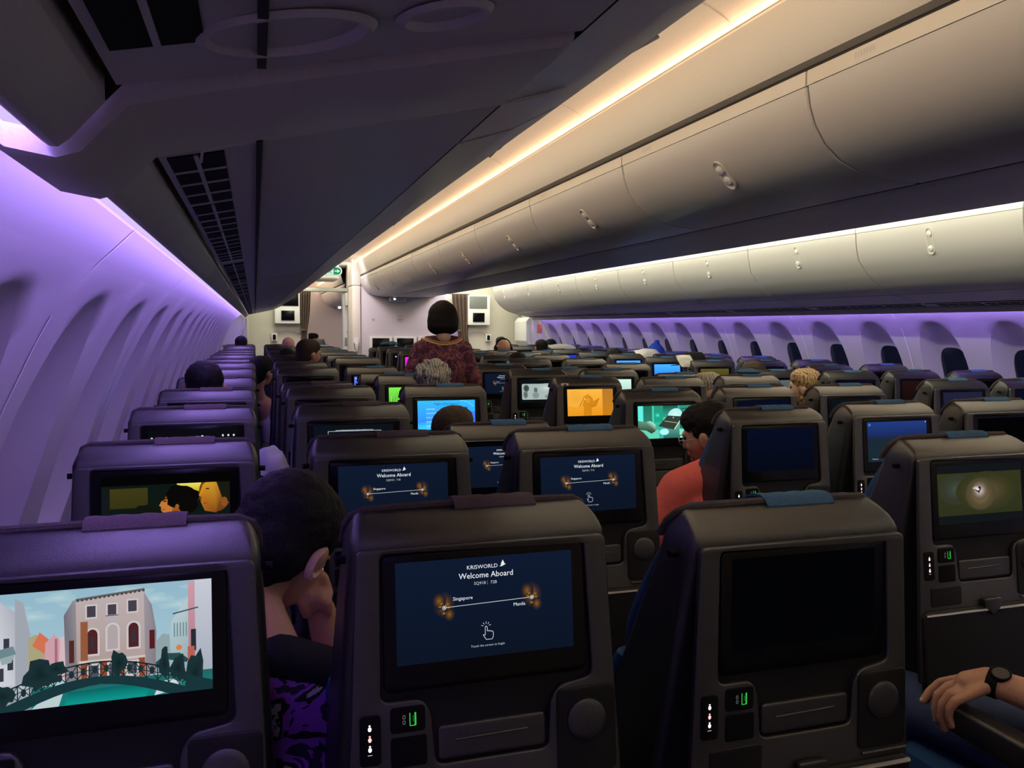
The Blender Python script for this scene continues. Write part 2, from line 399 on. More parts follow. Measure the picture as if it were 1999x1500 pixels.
# cove pocket behind the bin edge, with the glowing violet lens
for side, nm in ((-1, 'left'), (1, 'right')):
    for a, b_, fwd in ((-1.5, 12.95, ''), (15.7, 20.0, '_forward')):
        q = Pic(1.0); X = (lambda x: x) if side < 0 else mir
        q.v = [(X(-.192), a, CZ+.1635), (X(-.192), b_, CZ+.1635), (X(-.140), b_, CZ+.162), (X(-.140), a, CZ+.162)]; q.f = [(0, 1, 2, 3)]; q.c = [lin('dcc4ff')]*4
        tag(link('cove_lens', q.me('cove_lens')), 'glowing lavender cove light strip along the %s %swall above the windows' % (nm, 'forward ' if fwd else ''), 'cove light')
        tag(extr('trim_cove_%s%s' % (nm, fwd), [(-.195, .160), (-.185, .172), (-.16, .182), (-.135, .176), (-.132, .14)], a, b_, WHITEP, side=side), kind='structure')
# aisle ceilings with crown panels
CE = [(1.455, .944), (1.42, .972), (1.36, 1.0), (1.29, 1.022), (1.20, 1.040), (1.10, 1.052), (1.03, 1.055)]
CE = CE+[(2.06-x, z) for x, z in CE[:-1]][::-1]
for side, nm in ((-1, 'left'), (1, 'right')):
    for a, b_, fwd in ((-1.5, 12.9, ''), (14.6, 20.0, '_forward')):
        tag(extr('ceiling_%s_aisle%s' % (nm, fwd), CE, a, b_, CEIL, side=side), kind='structure')
    b = MB(); n = 0
    for y in [1.10+1.22*k for k in range(10)]:               # joints of the ceiling panels
        P = [((x if side < 0 else 4.3-x), z+CZ-.002) for x, z in CE]
        for (p, zp), (q, zq) in zip(P[:-1], P[1:]): b.quad((p, y-.003, zp), (q, y-.003, zq), (q, y+.003, zq), (p, y+.003, zp))
    tag(b.build('trim_ceiling_%s' % nm, PANEL), kind='structure')
tag(MB().box(-.8, 5.1, -1.6, 20.2, CZ+1.14, CZ+1.16).build('ceiling_crown', CEIL), kind='structure')
tag(MB().box(-.8, 5.1, -1.62, -1.56, 0, CZ+1.14).build('wall_rear', PANEL), kind='structure')
tag(MB().box(-.8, 5.1, 20.02, 20.08, 0, CZ+1.14).build('wall_front', MONU), kind='structure')
tag(MB().box(-.85, -.72, -1.6, 20.2, 0, CZ+1.14).box(-.72, -.2, -1.6, 20.2, CZ+.30, CZ+.32).build('wall_outer_left', PANEL), kind='structure')
tag(MB().box(5.02, 5.1, -1.6, 20.2, 0, CZ+1.14).box(4.5, 5.02, -1.6, 20.2, CZ+.30, CZ+.32).build('wall_outer_right', PANEL), kind='structure')

# ================================================================ overhead bins
DOOR = [(.250, .232), (.32, .255), (.385, .290), (.435, .328), (.470, .356), (.505, .40), (.542, .445), (.558, .50), (.570, .56), (.574, .62), (.570, .660)]
UNDER = [(-.127, .1165), (-.118, .128), (-.085, .158), (0, .176), (.12, .202), (.246, .2300)]
CDOOR = [(1.905, .438), (1.83, .438), (1.76, .444), (1.69, .458), (1.62, .486), (1.565, .528), (1.53, .578), (1.51, .63), (1.50, .685), (1.50, .728)]
def along(prof, s):
    """point and outward normal at arc fraction s of a cross-section"""
    L = [0]
    for a, b in zip(prof[:-1], prof[1:]): L.append(L[-1]+math.dist(a, b))
    t = s*L[-1]
    for i in range(len(prof)-1):
        if t <= L[i+1]+1e-9:
            k = (t-L[i])/(L[i+1]-L[i]); a, b = prof[i], prof[i+1]; d = Vector((b[0]-a[0], b[1]-a[1])).normalized()
            return (a[0]+(b[0]-a[0])*k, a[1]+(b[1]-a[1])*k), d
def latch(prof, s0, s1, y, side, out, parent):
    """pill-shaped recessed cup with two paddles set along the curve of a door"""
    b = MB(); c = MB(); N = 26; rings = [[], [], [], []]
    (xa, za), d0 = along(prof, s0); (xb, zb), d1 = along(prof, s1); mx, mz = (xa+xb)/2, (za+zb)/2
    L = math.dist((xa, za), (xb, zb)); d = Vector((xb-xa, zb-za)).normalized(); nrm = Vector((d.y, -d.x))*out
    (cx, cz), dm = along(prof, (s0+s1)/2)
    w = .024
    def P(u, v, h):
        x = cx+d.x*u+nrm.x*h; z = cz+d.y*u+nrm.y*h
        return ((x if side < 0 else 4.3-x), y+v, z+CZ)
    def pill(r, h, l=L):
        R = []
        for i in range(N):
            a = 2*math.pi*i/N; R.append(P(math.copysign(l/2-w, math.cos(a))+r*math.cos(a), r*math.sin(a), h))
        return R
    b.rings([pill(w+.004, -.004), pill(w+.003, .0035), pill(w-.001, .0035), pill(w-.006, -.003)], cap=False)
    b.rings([pill(w-.006, -.003), pill(.001, -.003)], cap=False)
    o = b.build('latch', PANEL, parent)
    for s in (-1, 1):
        c = MB(); R = []
        for r, h in ((.018, -.002), (.017, .005), (.012, .008), (.002, .009)):
            R.append([P(s*(L/2-w-.010)+r*math.cos(2*math.pi*i/16), r*math.sin(2*math.pi*i/16), h) for i in range(16)])
        c.rings(R, cap=False); c.build('latch_button', WHITEP, o)
    return o
def binunit(side, prof, y0, y1, label, group, out, s0, s1, top):
    g = .004
    t = empty('overhead_bin', ((prof[5][0] if side < 0 else 4.3-prof[5][0]), y0, CZ+prof[5][1]), label, 'overhead bin', group)
    def put(o): o.matrix_parent_inverse = t.matrix_world.inverted(); return o
    t.matrix_world = Matrix.Translation(t.location)
    P = [((x if side < 0 else 4.3-x), z+CZ) for x, z in prof[:-1]]
    back = -.02*out
    # door: the curved skin with turned-in edges
    b = MB(); R = []
    n2 = []
    for i, (x, z) in enumerate(prof[:-1]):
        a = prof[max(0, i-1)]; c = prof[min(len(prof)-1, i+1)]; d = Vector((c[0]-a[0], c[1]-a[1])).normalized(); n2.append(Vector((d.y, -d.x))*out)
    def row(y, off):
        return [(((x+n.x*off) if side < 0 else 4.3-(x+n.x*off)), y, z+n.y*off+CZ) for (x, z), n in zip(prof[:-1], n2)]
    b.rings([row(y0+g, -.02), row(y0+g, -.004), row(y0+g+.004, 0), row(y1-g-.004, 0), row(y1-g, -.004), row(y1-g, -.02)], cap=False, closed=False)
    put(b.build('door', BIN, t))
    # top rail of the door with its thin placard
    (x0, z0), (x1, z1) = prof[-2], prof[-1]; n = n2[-1]; b = MB()
    def q(x, z, o_): x += n.x*o_; return ((x if side < 0 else 4.3-x), z+n.y*o_+CZ)
    A = [q(x0, z0+.001, -.02), q(x0, z0+.001, .003), q(x1, z1, .003), q(x1, z1, -.03)]
    b.rings([[(p[0], y, p[1]) for p in A] for y in (y0+g, y1-g)], cap=True)
    r = put(b.build('top_rail', PANEL, t, bev=.002))
    b = MB(); ym = y0+.78*(y1-y0)
    p0, p1 = q(x0*.6+x1*.4, z0*.6+z1*.4, .0036), q(x0*.25+x1*.75, z0*.25+z1*.75, .0036)
    for k in range(7): b.quad((p0[0], ym+k*.011, p0[1]), (p1[0], ym+k*.011, p1[1]), (p1[0], ym+k*.011+.006, p1[1]), (p0[0], ym+k*.011+.006, p0[1]))
    r2_ = put(b.build('row_placard', UND, t, keep=True))
    put(latch(prof, s0, s1, (y0+y1)/2-(.09 if out < 0 else 0), side, out, t)) if y1-y0 > .9 else None
    # box body behind the door
    b = MB(); xs = [p[0] for p in prof]; zs = [p[1] for p in prof]
    if top == 'out': bx = (-.10, .55)
    else: bx = (1.60, 2.10)
    return t
def lab(i): return ORD[i] if i < len(ORD) else 'far'
GR_L = 'bins over the left window seats'; GR_C = 'bins over the centre block'; GR_R = 'bins over the right window seats'
ys = [1.03-1.22*2+1.22*k for k in range(12)]+[12.95]
ys = [y for y in ys if y < 12.4]+[12.95]
for i, (a, b_) in enumerate(zip(ys[:-1], ys[1:])):
    if b_ < -.2: continue
    binunit(-1, DOOR, max(a, -.6), b_, 'dim violet-grey overhead bin above the left window seats, %s along its row' % lab(i-1), GR_L, 1, .42, .62, 'out')
ys = [.80+1.22*k for k in range(-1, 10)]+[12.95]
for i, (a, b_) in enumerate(zip(ys[:-1], ys[1:])):
    binunit(1, DOOR, a, b_, 'lit cream overhead bin above the right window seats, %s along its row' % lab(i), GR_R, 1, .62, .88, 'out')
ys = [.79+1.225*k for k in range(-1, 10)]+[12.32]
for i, (a, b_) in enumerate(zip(ys[:-1], ys[1:])):
    binunit(-1, CDOOR, a, b_, 'large curved overhead bin of the centre block facing the left aisle, %s along its row' % lab(i), GR_C, -1, .53, .73, 'cen')
for a, b_ in ((14.7, 15.9), (15.9, 17.1), (17.1, 18.3), (18.3, 19.9)):
    binunit(-1, CDOOR, a, b_, 'dark overhead bin seen through the left curtain opening, %s beyond it' % lab(int((a-14.6)/1.2)), 'bins beyond the curtains', -1, .53, .73, 'cen')
    binunit(1, DOOR, a+1, min(b_+1, 20.0), 'cream overhead bin seen through the right curtain opening, %s beyond it' % lab(int((a-14.6)/1.2)), 'window bins beyond the curtains', 1, .62, .88, 'out')
# fixed housings the bins hang from
for a, b_, fwd in ((-1.5, 12.95, ''), (15.7, 20.0, '_forward')):
    for side, nm in ((-1, 'left'), (1, 'right')):
        tag(extr('trim_bin_back_%s%s' % (nm, fwd), [(-.05, .30), (.30, .30), (.45, .40), (.52, .60), (.53, .675), (-.12, .69)], a, b_, DARKGAP, side=side), kind='structure')
        q = Pic(1.0); X = (lambda x: x) if side < 0 else mir
        q.v = [(X(.572), a, CZ+.680), (X(.572), b_, CZ+.680), (X(.604), b_, CZ+.694), (X(.604), a, CZ+.694)]; q.f = [(0, 1, 2, 3)]; q.c = [lin('fff0c4')]*4
        tag(link('bin_light_lens', q.me('bin_light_lens')), 'glowing warm white light strip along the top of the %s %swindow bins' % (nm, 'forward ' if fwd else ''), 'cove light')
        tag(extr('trim_crown_%s%s' % (nm, fwd), [(.53, .678), (.578, .682), (.585, .70), (.600, .82), (.607, .90), (.610, .928), (.600, .945), (.60, 1.14)], a, b_, PANEL, side=side), kind='structure')
        o = MB()
        prof = UNDER
for a, b_, fwd in ((-1.5, 12.34, ''), (14.7, 20.0, '_forward')):
    for side, nm in ((-1, 'left'), (1, 'right')):
        tag(extr('trim_centre_crown_%s%s' % (nm, fwd), [(1.53, .752), (1.497, .756), (1.487, .775), (1.462, .86), (1.452, .905), (1.448, .928), (1.458, .945), (1.46, 1.14)], a, b_, PANEL, side=side), kind='structure')
        tag(extr('trim_centre_gap_%s%s' % (nm, fwd), [(1.53, .755), (1.53, .70), (1.58, .60), (1.66, .52), (1.80, .47), (2.2, .47)], a, b_, DARKGAP, side=side), kind='structure')
    extra = extr('trim_centre_underside%s' % fwd, [(1.925, .440), (1.95, .436), (2.0, .434), (2.30, .434), (2.35, .436), (2.39, .440), (2.47, .442), (2.54, .446), (2.61, .458), (2.68, .486), (2.735, .528), (2.77, .578), (2.79, .63), (2.80, .72)], a, b_, UND); tag(extra, kind='structure')
# passenger service units: the underside strip with air grilles
def psu(side, y0, y1, label, group, grille=True):
    t = empty('service_unit_panel', ((.05 if side < 0 else 4.25), y0, CZ+.18), label, 'overhead panel', group); t.matrix_world = Matrix.Translation(t.location)
    def put(o): o.matrix_parent_inverse = t.matrix_world.inverted(); return o
    X = (lambda x: x) if side < 0 else mir
    g = .004; b = MB()
    def row(y, dz): return [(X(x), y, z+CZ+dz) for x, z in UNDER[2:]]
    b.rings([row(y0+g, .015), row(y0+g, .003), row(y0+g+.003, 0), row(y1-g-.003, 0), row(y1-g, .003), row(y1-g, .015)], cap=False, closed=False)
    put(b.build('panel', UND, t))
    b = MB()
    A = [(-.127, .1165), (-.122, .1165), (-.115, .122), (-.093, .148), (-.093, .165), (-.132, .165), (-.132, .12)]
    b.rings([[(X(x), y, z+CZ) for x, z in A] for y in (y0, y1)], cap=True); put(b.build('edge_rail', UND, t, bev=.001))
    if grille:
        n = max(2, int((y1-y0-.10)/.30)); L = (y1-y0-.10)/n
        for k in range(n):
            ya = y0+.05+k*L; yb = ya+L-.03; b = MB(); R = []
            def pt(c, y, h): return (X(-.078+c), y, .158+(-.078+c+.085)*.212+h+CZ)
            b.rings([[pt(0, y, -.0015), pt(.052, y, -.0015), pt(.052, y, .004), pt(0, y, .004)] for y in (ya, yb)])
            def rib(c0, c1, u, v): b.rings([[pt(c0, y, -.003), pt(c1, y, -.003), pt(c1, y, .002), pt(c0, y, .002)] for y in (u, v)], mi=1)
            rib(.024, .028, ya, yb)
            for j in range(1, 4): rib(0, .052, ya+(yb-ya)*j/4-.0025, ya+(yb-ya)*j/4+.0025)
            put(b.build('air_grille', [GRILL, UND], t, smooth=False))
    b = MB()
    for xa, w in ((.004, .006),):
        z = .176+CZ+.0008-.003; b.box(min(X(xa), X(xa+w)), max(X(xa), X(xa+w)), y0+.02, y1-.02, z, z+.004)
    put(b.build('panel_joint', DARKGAP, t, smooth=False))
    return t
yl = [.81]+[1.06+1.22*k for k in range(1, 10)]+[12.95]
for i, (a, b_) in enumerate(zip(yl[:-1], yl[1:])):
    psu(-1, a, b_, 'violet-lit underside panel with black air slots over the left seats, %s after the blank joint' % lab(i), 'left service panels')
NEARP = psu(-1, -.6, .615, 'blurred violet underside panel closest to the camera with round recess', 'left service panels')
yr = [.80+1.22*k for k in range(-1, 10)]+[12.95]
for i, (a, b_) in enumerate(zip(yr[:-1], yr[1:])):
    psu(1, a, b_, 'dark underside strip below the right bins above the windows, %s along its row' % lab(i), 'right service panels')
for k, (a, b_) in enumerate(((15.7, 17.8), (17.8, 20.0))):
    psu(1, a, b_, 'underside strip of the right bins beyond the curtain, %s there' % lab(k), 'forward service panels')
# blank bulging joint between the first two modules on the left
b = MB(); prof = [(-.178, .140), (-.172, .124), (-.155, .112), (-.125, .107), (-.110, .112), (-.080, .145), (0, .165), (.12, .191), (.235, .217), (.245, .225)]
b.rings([[(x, y, z+CZ+dz) for x, z in prof] for y, dz in ((.620, .02), (.622, .004), (.632, 0), (.785, 0), (.797, .004), (.802, .02))], cap=False, closed=False)
tag(b.build('joint_cover', UND), 'blank violet-grey joint cover crossing the near left bins beside the glowing cove', 'panel')
b = MB(); P = [(-.05, .90), (-.045, .845), (.02, .835), (.12, .832), (.22, .828), (.30, .83), (.38, .84), (.44, .86)]
def uz(x): 
    if x < .246: return .158+(x+.085)*.2165
    return .230+(x-.246)*.30 if x < .33 else .255+(x-.32)*.62
b.tube([(x, y, CZ+uz(x)-.0005) for x, y in P], .0022, 6); o = b.build('outline_ridge', PANEL); tag(o, 'thin pale ridge outlining the left underside panel just past the joint cover', 'trim')
for (x, y, r, lb) in ((.022, .535, .042, 'round'), (.12, .53, .026, 'slot')):
    b = MB(); z0 = .158+(x+.085)*.212
    R = []
    for rr, h in ((r+.006, 0), (r+.003, -.004), (r, -.004), (r*.75, .012), (r*.1, .016)):
        R.append([(x+rr*math.cos(2*math.pi*i/32)*(1.15 if r > .04 else 1), y+rr*math.sin(2*math.pi*i/32)*.8, CZ+z0+rr*math.cos(2*math.pi*i/32)*.21+h-.001) for i in range(32)])
    b.rings(R, cap=False); o = b.build('recess_rim', UND, NEARP); o.matrix_parent_inverse = NEARP.matrix_world.inverted()
# ================================================================ forward bulkheads, doors, curtains
def zc(h): return CZ+h
t = empty('centre_bulkhead', (2.15, 12.4, 0), 'pale lavender centre wall at the far end with three framed screens', 'bulkhead')
def pc(name, b, m, parent=None, bev=.004, **k): return b.build(name, m, parent, bev=bev, **k)
def rel(o, p): o.matrix_parent_inverse = p.matrix_world.inverted() if p.matrix_world.translation.length > 0 else Matrix.Translation(-p.location); return o
def chd(o, p):
    if o.parent is not None and o.parent.type == 'EMPTY': o.matrix_parent_inverse = Matrix.Translation(-o.parent.location)
    return o
chd(pc('wall_panel', MB().box(1.51, 2.80, 12.38, 12.5, 0, zc(.95)), MONU, t), t)
chd(pc('edge_column', MB().box(1.385, 1.508, 12.34, 12.9, 0, zc(.60)), BEIGE, t, bev=.02), t)
chd(pc('column_cap', MB().box(1.375, 1.512, 12.335, 12.9, zc(.60), zc(1.05)), PANEL, t, bev=.02), t)
chd(pc('side_wall', MB().box(2.72, 2.80, 12.5, 14.2, 0, zc(1.1)).box(1.50, 1.58, 12.5, 14.2, 0, zc(1.1)), MONU, t), t)
for x in (1.68, 2.05, 2.42):
    f = chd(pc('screen_frame', MB().box(x-.045, x+.30, 12.355, 12.38, zc(-.46), zc(-.155)), WHITEP, t, bev=.008), t)
    chd(pc('screen_glass', MB().box(x, x+.255, 12.350, 12.358, zc(-.385), zc(-.18)), GLOSS, f, bev=.002), t)
    chd(pc('frame_ledge', MB().box(x-.045, x+.30, 12.32, 12.38, zc(-.475), zc(-.455)), BEIGE, f, bev=.004), t)
def arcpts(cx, cz_, r0, r1, a0, a1, y, n=12):
    P = [(cx+r1*math.cos(math.radians(a0+(a1-a0)*i/n)), y, cz_+r1*math.sin(math.radians(a0+(a1-a0)*i/n))) for i in range(n+1)]
    return P+[(cx+r0*math.cos(math.radians(a0+(a1-a0)*i/n)), y, cz_+r0*math.sin(math.radians(a0+(a1-a0)*i/n))) for i in range(n+1)][::-1]
GREYM = mat('sign_grey', (.22, .20, .22), .6)
s = MB(); cx, cz_ = 2.105, zc(.115)
s.poly(arcpts(cx, cz_, .043, .048, 0, 180, 12.377)); s.poly(arcpts(cx, cz_, .043, .048, 180, 360, 12.377))
for r in (.008, .017, .026): s.poly(arcpts(cx, cz_+.001, r-.0025, r, 45, 135, 12.377))
s.box(cx-.024, cx-.004, 12.375, 12.378, cz_-.022, cz_-.006).box(cx+.004, cx+.024, 12.375, 12.378, cz_-.022, cz_-.006)
tag(s.build('wifi_sign', GREYM, smooth=False), 'small round wireless symbol printed on the centre bulkhead', 'sign')
s = MB(); cx, cz_ = 1.70, zc(.095); s.poly(arcpts(cx, cz_, .016, .020, 0, 180, 12.377)); s.poly(arcpts(cx, cz_, .016, .020, 180, 360, 12.377)); s.box(cx-.006, cx+.006, 12.375, 12.378, cz_-.008, cz_+.008)
tag(s.build('call_symbol', GREYM, smooth=False), 'tiny grey symbol low left on the centre bulkhead', 'sign')
ROD = mat('sign_red', (.45, .10, .06), .6)
lt = empty('no_smoking_light', (2.02, 12.25, zc(.34)), 'small clear lit sign hanging under the centre bins at the bulkhead', 'sign')
chd(pc('housing', MB().box(1.93, 2.17, 12.2, 12.34, zc(.37), zc(.44)), WHITEP, lt, bev=.012), lt)
lens = MB().box(1.95, 2.12, 12.195, 12.21, zc(.385), zc(.425)).build('lens', PANEL, lt); chd(lens, lt)
p = Pic(3); p.disc(0, .006, .010, .010, 'ffffff').rect(-.008, .008, -.012, -.002, 'fff4ff').rect(.014, .022, -.01, .012, 'f0e4ff')
o = link('lit_symbol', p.me('lit_symbol', Matrix.Translation((1.985, 12.193, zc(.402))) @ Matrix.Rotation(math.pi/2, 4, 'X')), lt); chd(o, lt)
f = empty('extinguisher_clip', (1.45, 12.3, zc(-.30)), 'cream wall handset hooked on the beige column left of the bulkhead', 'handset')
chd(pc('backplate', MB().box(1.405, 1.475, 12.318, 12.34, zc(-.44), zc(-.17)), WHITEP, f, bev=.008), f)
b = MB(); b.tube([(1.44+.036*math.cos(a), 12.30, zc(-.275)+.085*math.sin(a)) for a in [math.radians(-200+20*i) for i in range(12)]], .006); chd(b.build('cord_loop', GREYM, f), f)
chd(pc('handset_body', MB().box(1.425, 1.46, 12.29, 12.32, zc(-.38), zc(-.26)), PANEL, f, bev=.01), f)
# curtain line at 14.2: header, side walls of lavatories and galleys
hd = tag(pc('curtain_header', MB().box(.70, 1.62, 14.1, 14.3, zc(.575), zc(.635)), PANEL, bev=.01), 'pale header rail above the left aisle curtain', 'rail')
tag(pc('curtain_header', MB().box(2.70, 3.62, 14.1, 14.3, zc(.575), zc(.635)), PANEL, bev=.01), 'pale header rail above the right aisle curtain', 'rail')
pi = empty('aisle_pillar', (1.52, 14.2, 0), 'narrow lavender pillar with red no-smoking symbol and grey placard', 'pillar')
chd(pc('post', MB().box(1.43, 1.66, 14.15, 14.35, 0, zc(.57)), MONU, pi, bev=.01), pi)
chd(pc('placard', MB().box(1.455, 1.58, 14.14, 14.152, zc(-.335), zc(-.20)), GREYM, pi, bev=.002), pi)
s = MB(); cx, cz_ = 1.525, zc(-.10); s.poly(arcpts(cx, cz_, .026, .036, 0, 180, 14.145)); s.poly(arcpts(cx, cz_, .026, .036, 180, 360, 14.145)); s.poly([(cx-.026, 14.144, cz_+.018), (cx-.018, 14.144, cz_+.026), (cx+.026, 14.144, cz_-.018), (cx+.018, 14.144, cz_-.026)]); s.box(cx-.018, cx+.018, 14.143, 14.146, cz_-.003, cz_+.003)
chd(s.build('no_smoking_symbol', ROD, pi, smooth=False), pi)
chd(pc('lamp_box', MB().box(1.46, 1.60, 14.05, 14.16, zc(.34), zc(.56)), WHITEP, pi, bev=.01), pi)
q = Pic(1.2); q.rect(-.04, .04, -.035, .035, '9fe0b4').rect(-.03, -.005, -.03, .02, 'f0fff4'); o = link('lit_sign', q.me('lit_sign', Matrix.Translation((1.54, 14.045, zc(.49))) @ Matrix.Rotation(math.pi/2, 4, 'X')), pi); chd(o, pi)
def galley(side, label):
    X = (lambda x: x) if side < 0 else mir
    def bx(b, x0, x1, *a): return b.box(min(X(x0), X(x1)), max(X(x0), X(x1)), *a)
    t = empty('cabin_divider', (X(.1), 14.2, 0), label, 'bulkhead')
    chd(pc('wall_panel', bx(MB(), -.62, .86, 14.2, 14.3, 0, zc(1.10)), BEIGE, t), t)
    c = chd(pc('monitor_cabinet', bx(MB(), .315, .72, 14.02, 14.2, zc(.03), zc(.56)), WHITEP, t, bev=.02), t)
    chd(pc('monitor', bx(MB(), .375, .695, 14.005, 14.022, zc(.325), zc(.535)), GLOSS if side < 0 else MONI, c, bev=.004), t)
    chd(pc('monitor', bx(MB(), .42, .63, 14.005, 14.022, zc(.085), zc(.245)), GLOSS, c, bev=.004), t)
    s = MB(); P = [(.30, -.50), (.30, -.20), (.33, -.14), (.40, -.10), (.52, -.085), (.62, -.10), (.70, -.14)]
    s.tube([(X(x), 14.195, zc(z)) for x, z in P], .007); chd(s.build('hatch_outline', PANEL, t), t)
    h = chd(pc('phone_cradle', bx(MB(), .26, .36, 14.14, 14.2, zc(-.26), zc(-.13)), WHITEP, t, bev=.012), t)
    chd(pc('phone', bx(MB(), .285, .335, 14.12, 14.15, zc(-.235), zc(-.15)), GRILL, h, bev=.01), t)
    return t
MONI = mat('grey_monitor_glass', (.16, .17, .16), .25)
galley(-1, 'cream partition left of the left curtain carrying two black monitors')
galley(1, 'cream partition right of the right curtain with one grey and one black monitor')
def curtain(x0, x1, x2, x3, label):
    b = MB(); N = 40; K = 26; V = []
    for k in range(K+1):
        t = k/K; z = zc(.575)*(1-t)+.05*t; gather = math.exp(-((z-1.30)/.22)**2)
        xa = x0*(1-t)+x2*t; xb = x1*(1-t)+x3*t; m_ = (xa+xb)/2; w = (xb-xa)*(1-.35*gather)
        V.append([(m_+(i/N-.5)*w, 14.08+.028*math.sin(i/N*math.pi*9+.4*math.sin(t*5))*(1-.4*gather), z) for i in range(N+1)])
    b.rings(V, cap=False, closed=False); o = b.build('aisle_curtain', CURT)
    md = o.modifiers.new('t', 'SOLIDIFY'); md.thickness = .006
    tag(o, label, 'curtain')
    bb = MB().box((x0+x1)/2-.10, (x0+x1)/2-.0, 14.02, 14.05, zc(-.085), zc(-.055)); c = bb.build('tieback', CURT, o, bev=.004)
curtain(.72, .90, .70, .80, 'brown curtain gathered at the left side of the left aisle')
curtain(3.30, 3.62, 3.50, 3.68, 'brown pleated curtain gathered at the right aisle opening')
# emergency doors on both sides
for side, l in ((-1, 'cream exit door bulge at the far end of the left wall'), (1, 'cream exit door with curved handle at the far end of the right wall')):
    X = (lambda x: x) if side < 0 else mir
    t = empty('exit_door', (X(-.35), 13.6, 0), l, 'door')
    b = MB(); prof = [(-.60, 0), (-.60, .9), (-.52, 1.15), (-.42, zc(-.10)), (-.30, zc(.12)), (-.20, zc(.30)), (-.05, zc(.60)), (.08, zc(.93))]
    b.rings([[(X(x), y, z) for x, z in prof] for y in (12.96, 14.0)], cap=False, closed=False); chd(b.build('door_skin', PANEL, t), t)
    b = MB(); P = [(-.50, zc(-.30)), (-.16, zc(-.30)), (-.10, zc(-.24)), (-.10, zc(.10)), (-.16, zc(.17)), (-.45, zc(.17))]
    b.rings([[(X(x), y, z) for x, z in P] for y in (13.25, 13.9)], cap=True); chd(b.build('slide_bustle', WHITEP, t, bev=.02), t)
    b = MB(); P = [(-.56, .3), (-.20, .3), (-.13, .5), (-.13, zc(-.34)), (-.50, zc(-.34))]
    b.rings([[(X(x), y, z) for x, z in P] for y in (13.2, 13.95)], cap=True); chd(b.build('lower_bustle', PANEL, t, bev=.02), t)
    for yy in (13.12, 13.75):
        b = MB(); b.tube([(X(-.30), yy, zc(.13)), (X(-.20), yy-.05, zc(.16)), (X(-.15), yy-.07, zc(.10)), (X(-.17), yy-.07, zc(-.05)), (X(-.24), yy-.05, zc(-.16))], .012); chd(b.build('assist_handle', WHITEP, t), t)
# purple tinted seat-pocket brochure holder near the right door
b = MB(); b.box(4.46, 4.50, 12.72, 12.86, zc(-.10), zc(.05)); tag(pc('wall_placard', b, ROD), 'small dark red and white placard on the right wall before the exit door', 'sign')
# exit sign over the left aisle
t = empty('exit_sign', (1.08, 12.4, zc(.80)), 'green lit running-figure exit sign hanging over the left aisle', 'exit sign')
chd(plate('sign_body', [rrect(.90, 1.245, .735, .875, .068)], .05, .01, WHITEP, t, Matrix.Translation((0, 12.4, CZ)) @ Matrix.Rotation(math.pi/2, 4, 'X')), t)
chd(pc('hanger', MB().box(1.0, 1.14, 12.38, 12.42, zc(.86), zc(1.05)), WHITEP, t), t)
q = Pic(1.0); R = rrect(-.155, .155, -.055, .055, .054)
q.add(R, '1f9a62').rect(-.055, .045, -.05, .052, 'd8f5e2').add([(.06, .008), (.10, .008), (.10, .028), (.14, 0), (.10, -.028), (.10, -.008), (.06, -.008)], 'd8f5e2')
q.disc(.003, .034, .009, .009, '1f6a46').line([(0, .022), (-.006, -.006)], .014, '1f6a46').line([(-.004, -.004), (.014, -.022), (.008, -.042)], .008, '1f6a46').line([(-.006, -.004), (-.018, -.024), (-.034, -.026)], .008, '1f6a46').line([(-.002, .018), (.02, .008)], .006, '1f6a46').line([(0, .018), (-.02, .006)], .006, '1f6a46')
chd(link('lit_face', q.me('lit_face', Matrix.Translation((1.073, 12.373, zc(.805))) @ Matrix.Rotation(math.pi/2, 4, 'X')), t), t)
# ceiling between the doors
tag(MB().box(.55, 1.50, 12.9, 14.6, zc(1.0), zc(1.02)).box(2.80, 3.75, 12.9, 14.6, zc(1.0), zc(1.02)).box(-.7, .56, 12.95, 15.7, zc(.98), zc(1.0)).box(3.75, 5, 12.95, 15.7, zc(.98), zc(1.0)).build('ceiling_doors', CEIL), kind='structure')
t = tag(pc('ceiling_housing', MB().box(.93, 1.28, 13.2, 13.9, zc(.72), zc(1.0)), PANEL, bev=.05, seg=3), 'rounded cream housing under the ceiling behind the exit sign', 'ceiling panel')
tag(MB().box(1.51, 2.79, 14.3, 14.36, 0, zc(1.1)).build('wall_galley', MONU), kind='structure')
tag(MB().box(.62, 3.68, 19.9, 19.96, 0, zc(1.1)).build('wall_forward', MONU), kind='structure')
sp = MB(); R = []
for r, h in ((.02, .05), (.05, .045), (.06, .02), (.055, 0), (.02, -.01)): R.append([(1.86+r*math.cos(i*math.pi/8), 19.2+r*math.sin(i*math.pi/8), zc(.40)+h) for i in range(16)])
sp.rings(R); o = sp.build('reading_lamp', PANEL); tag(o, 'small lit lamp under the bins beyond the left curtain', 'lamp')
q = Pic(6); q.disc(0, 0, .03, .03, 'fff4ee'); link('lamp_lens', q.me('lamp_lens', Matrix.Translation((1.86, 19.145, zc(.42))) @ Matrix.Rotation(math.pi/2, 4, 'X')), o)
# ================================================================ seats
ZT = 1.176                                   # top of the back
KS = .111                                    # lean of the rear face
PM = Matrix.Translation((0, -.062, ZT-.06)) @ Matrix.Rotation(math.pi/2-math.atan(KS), 4, 'X') @ Matrix.Translation((0, .06, 0))
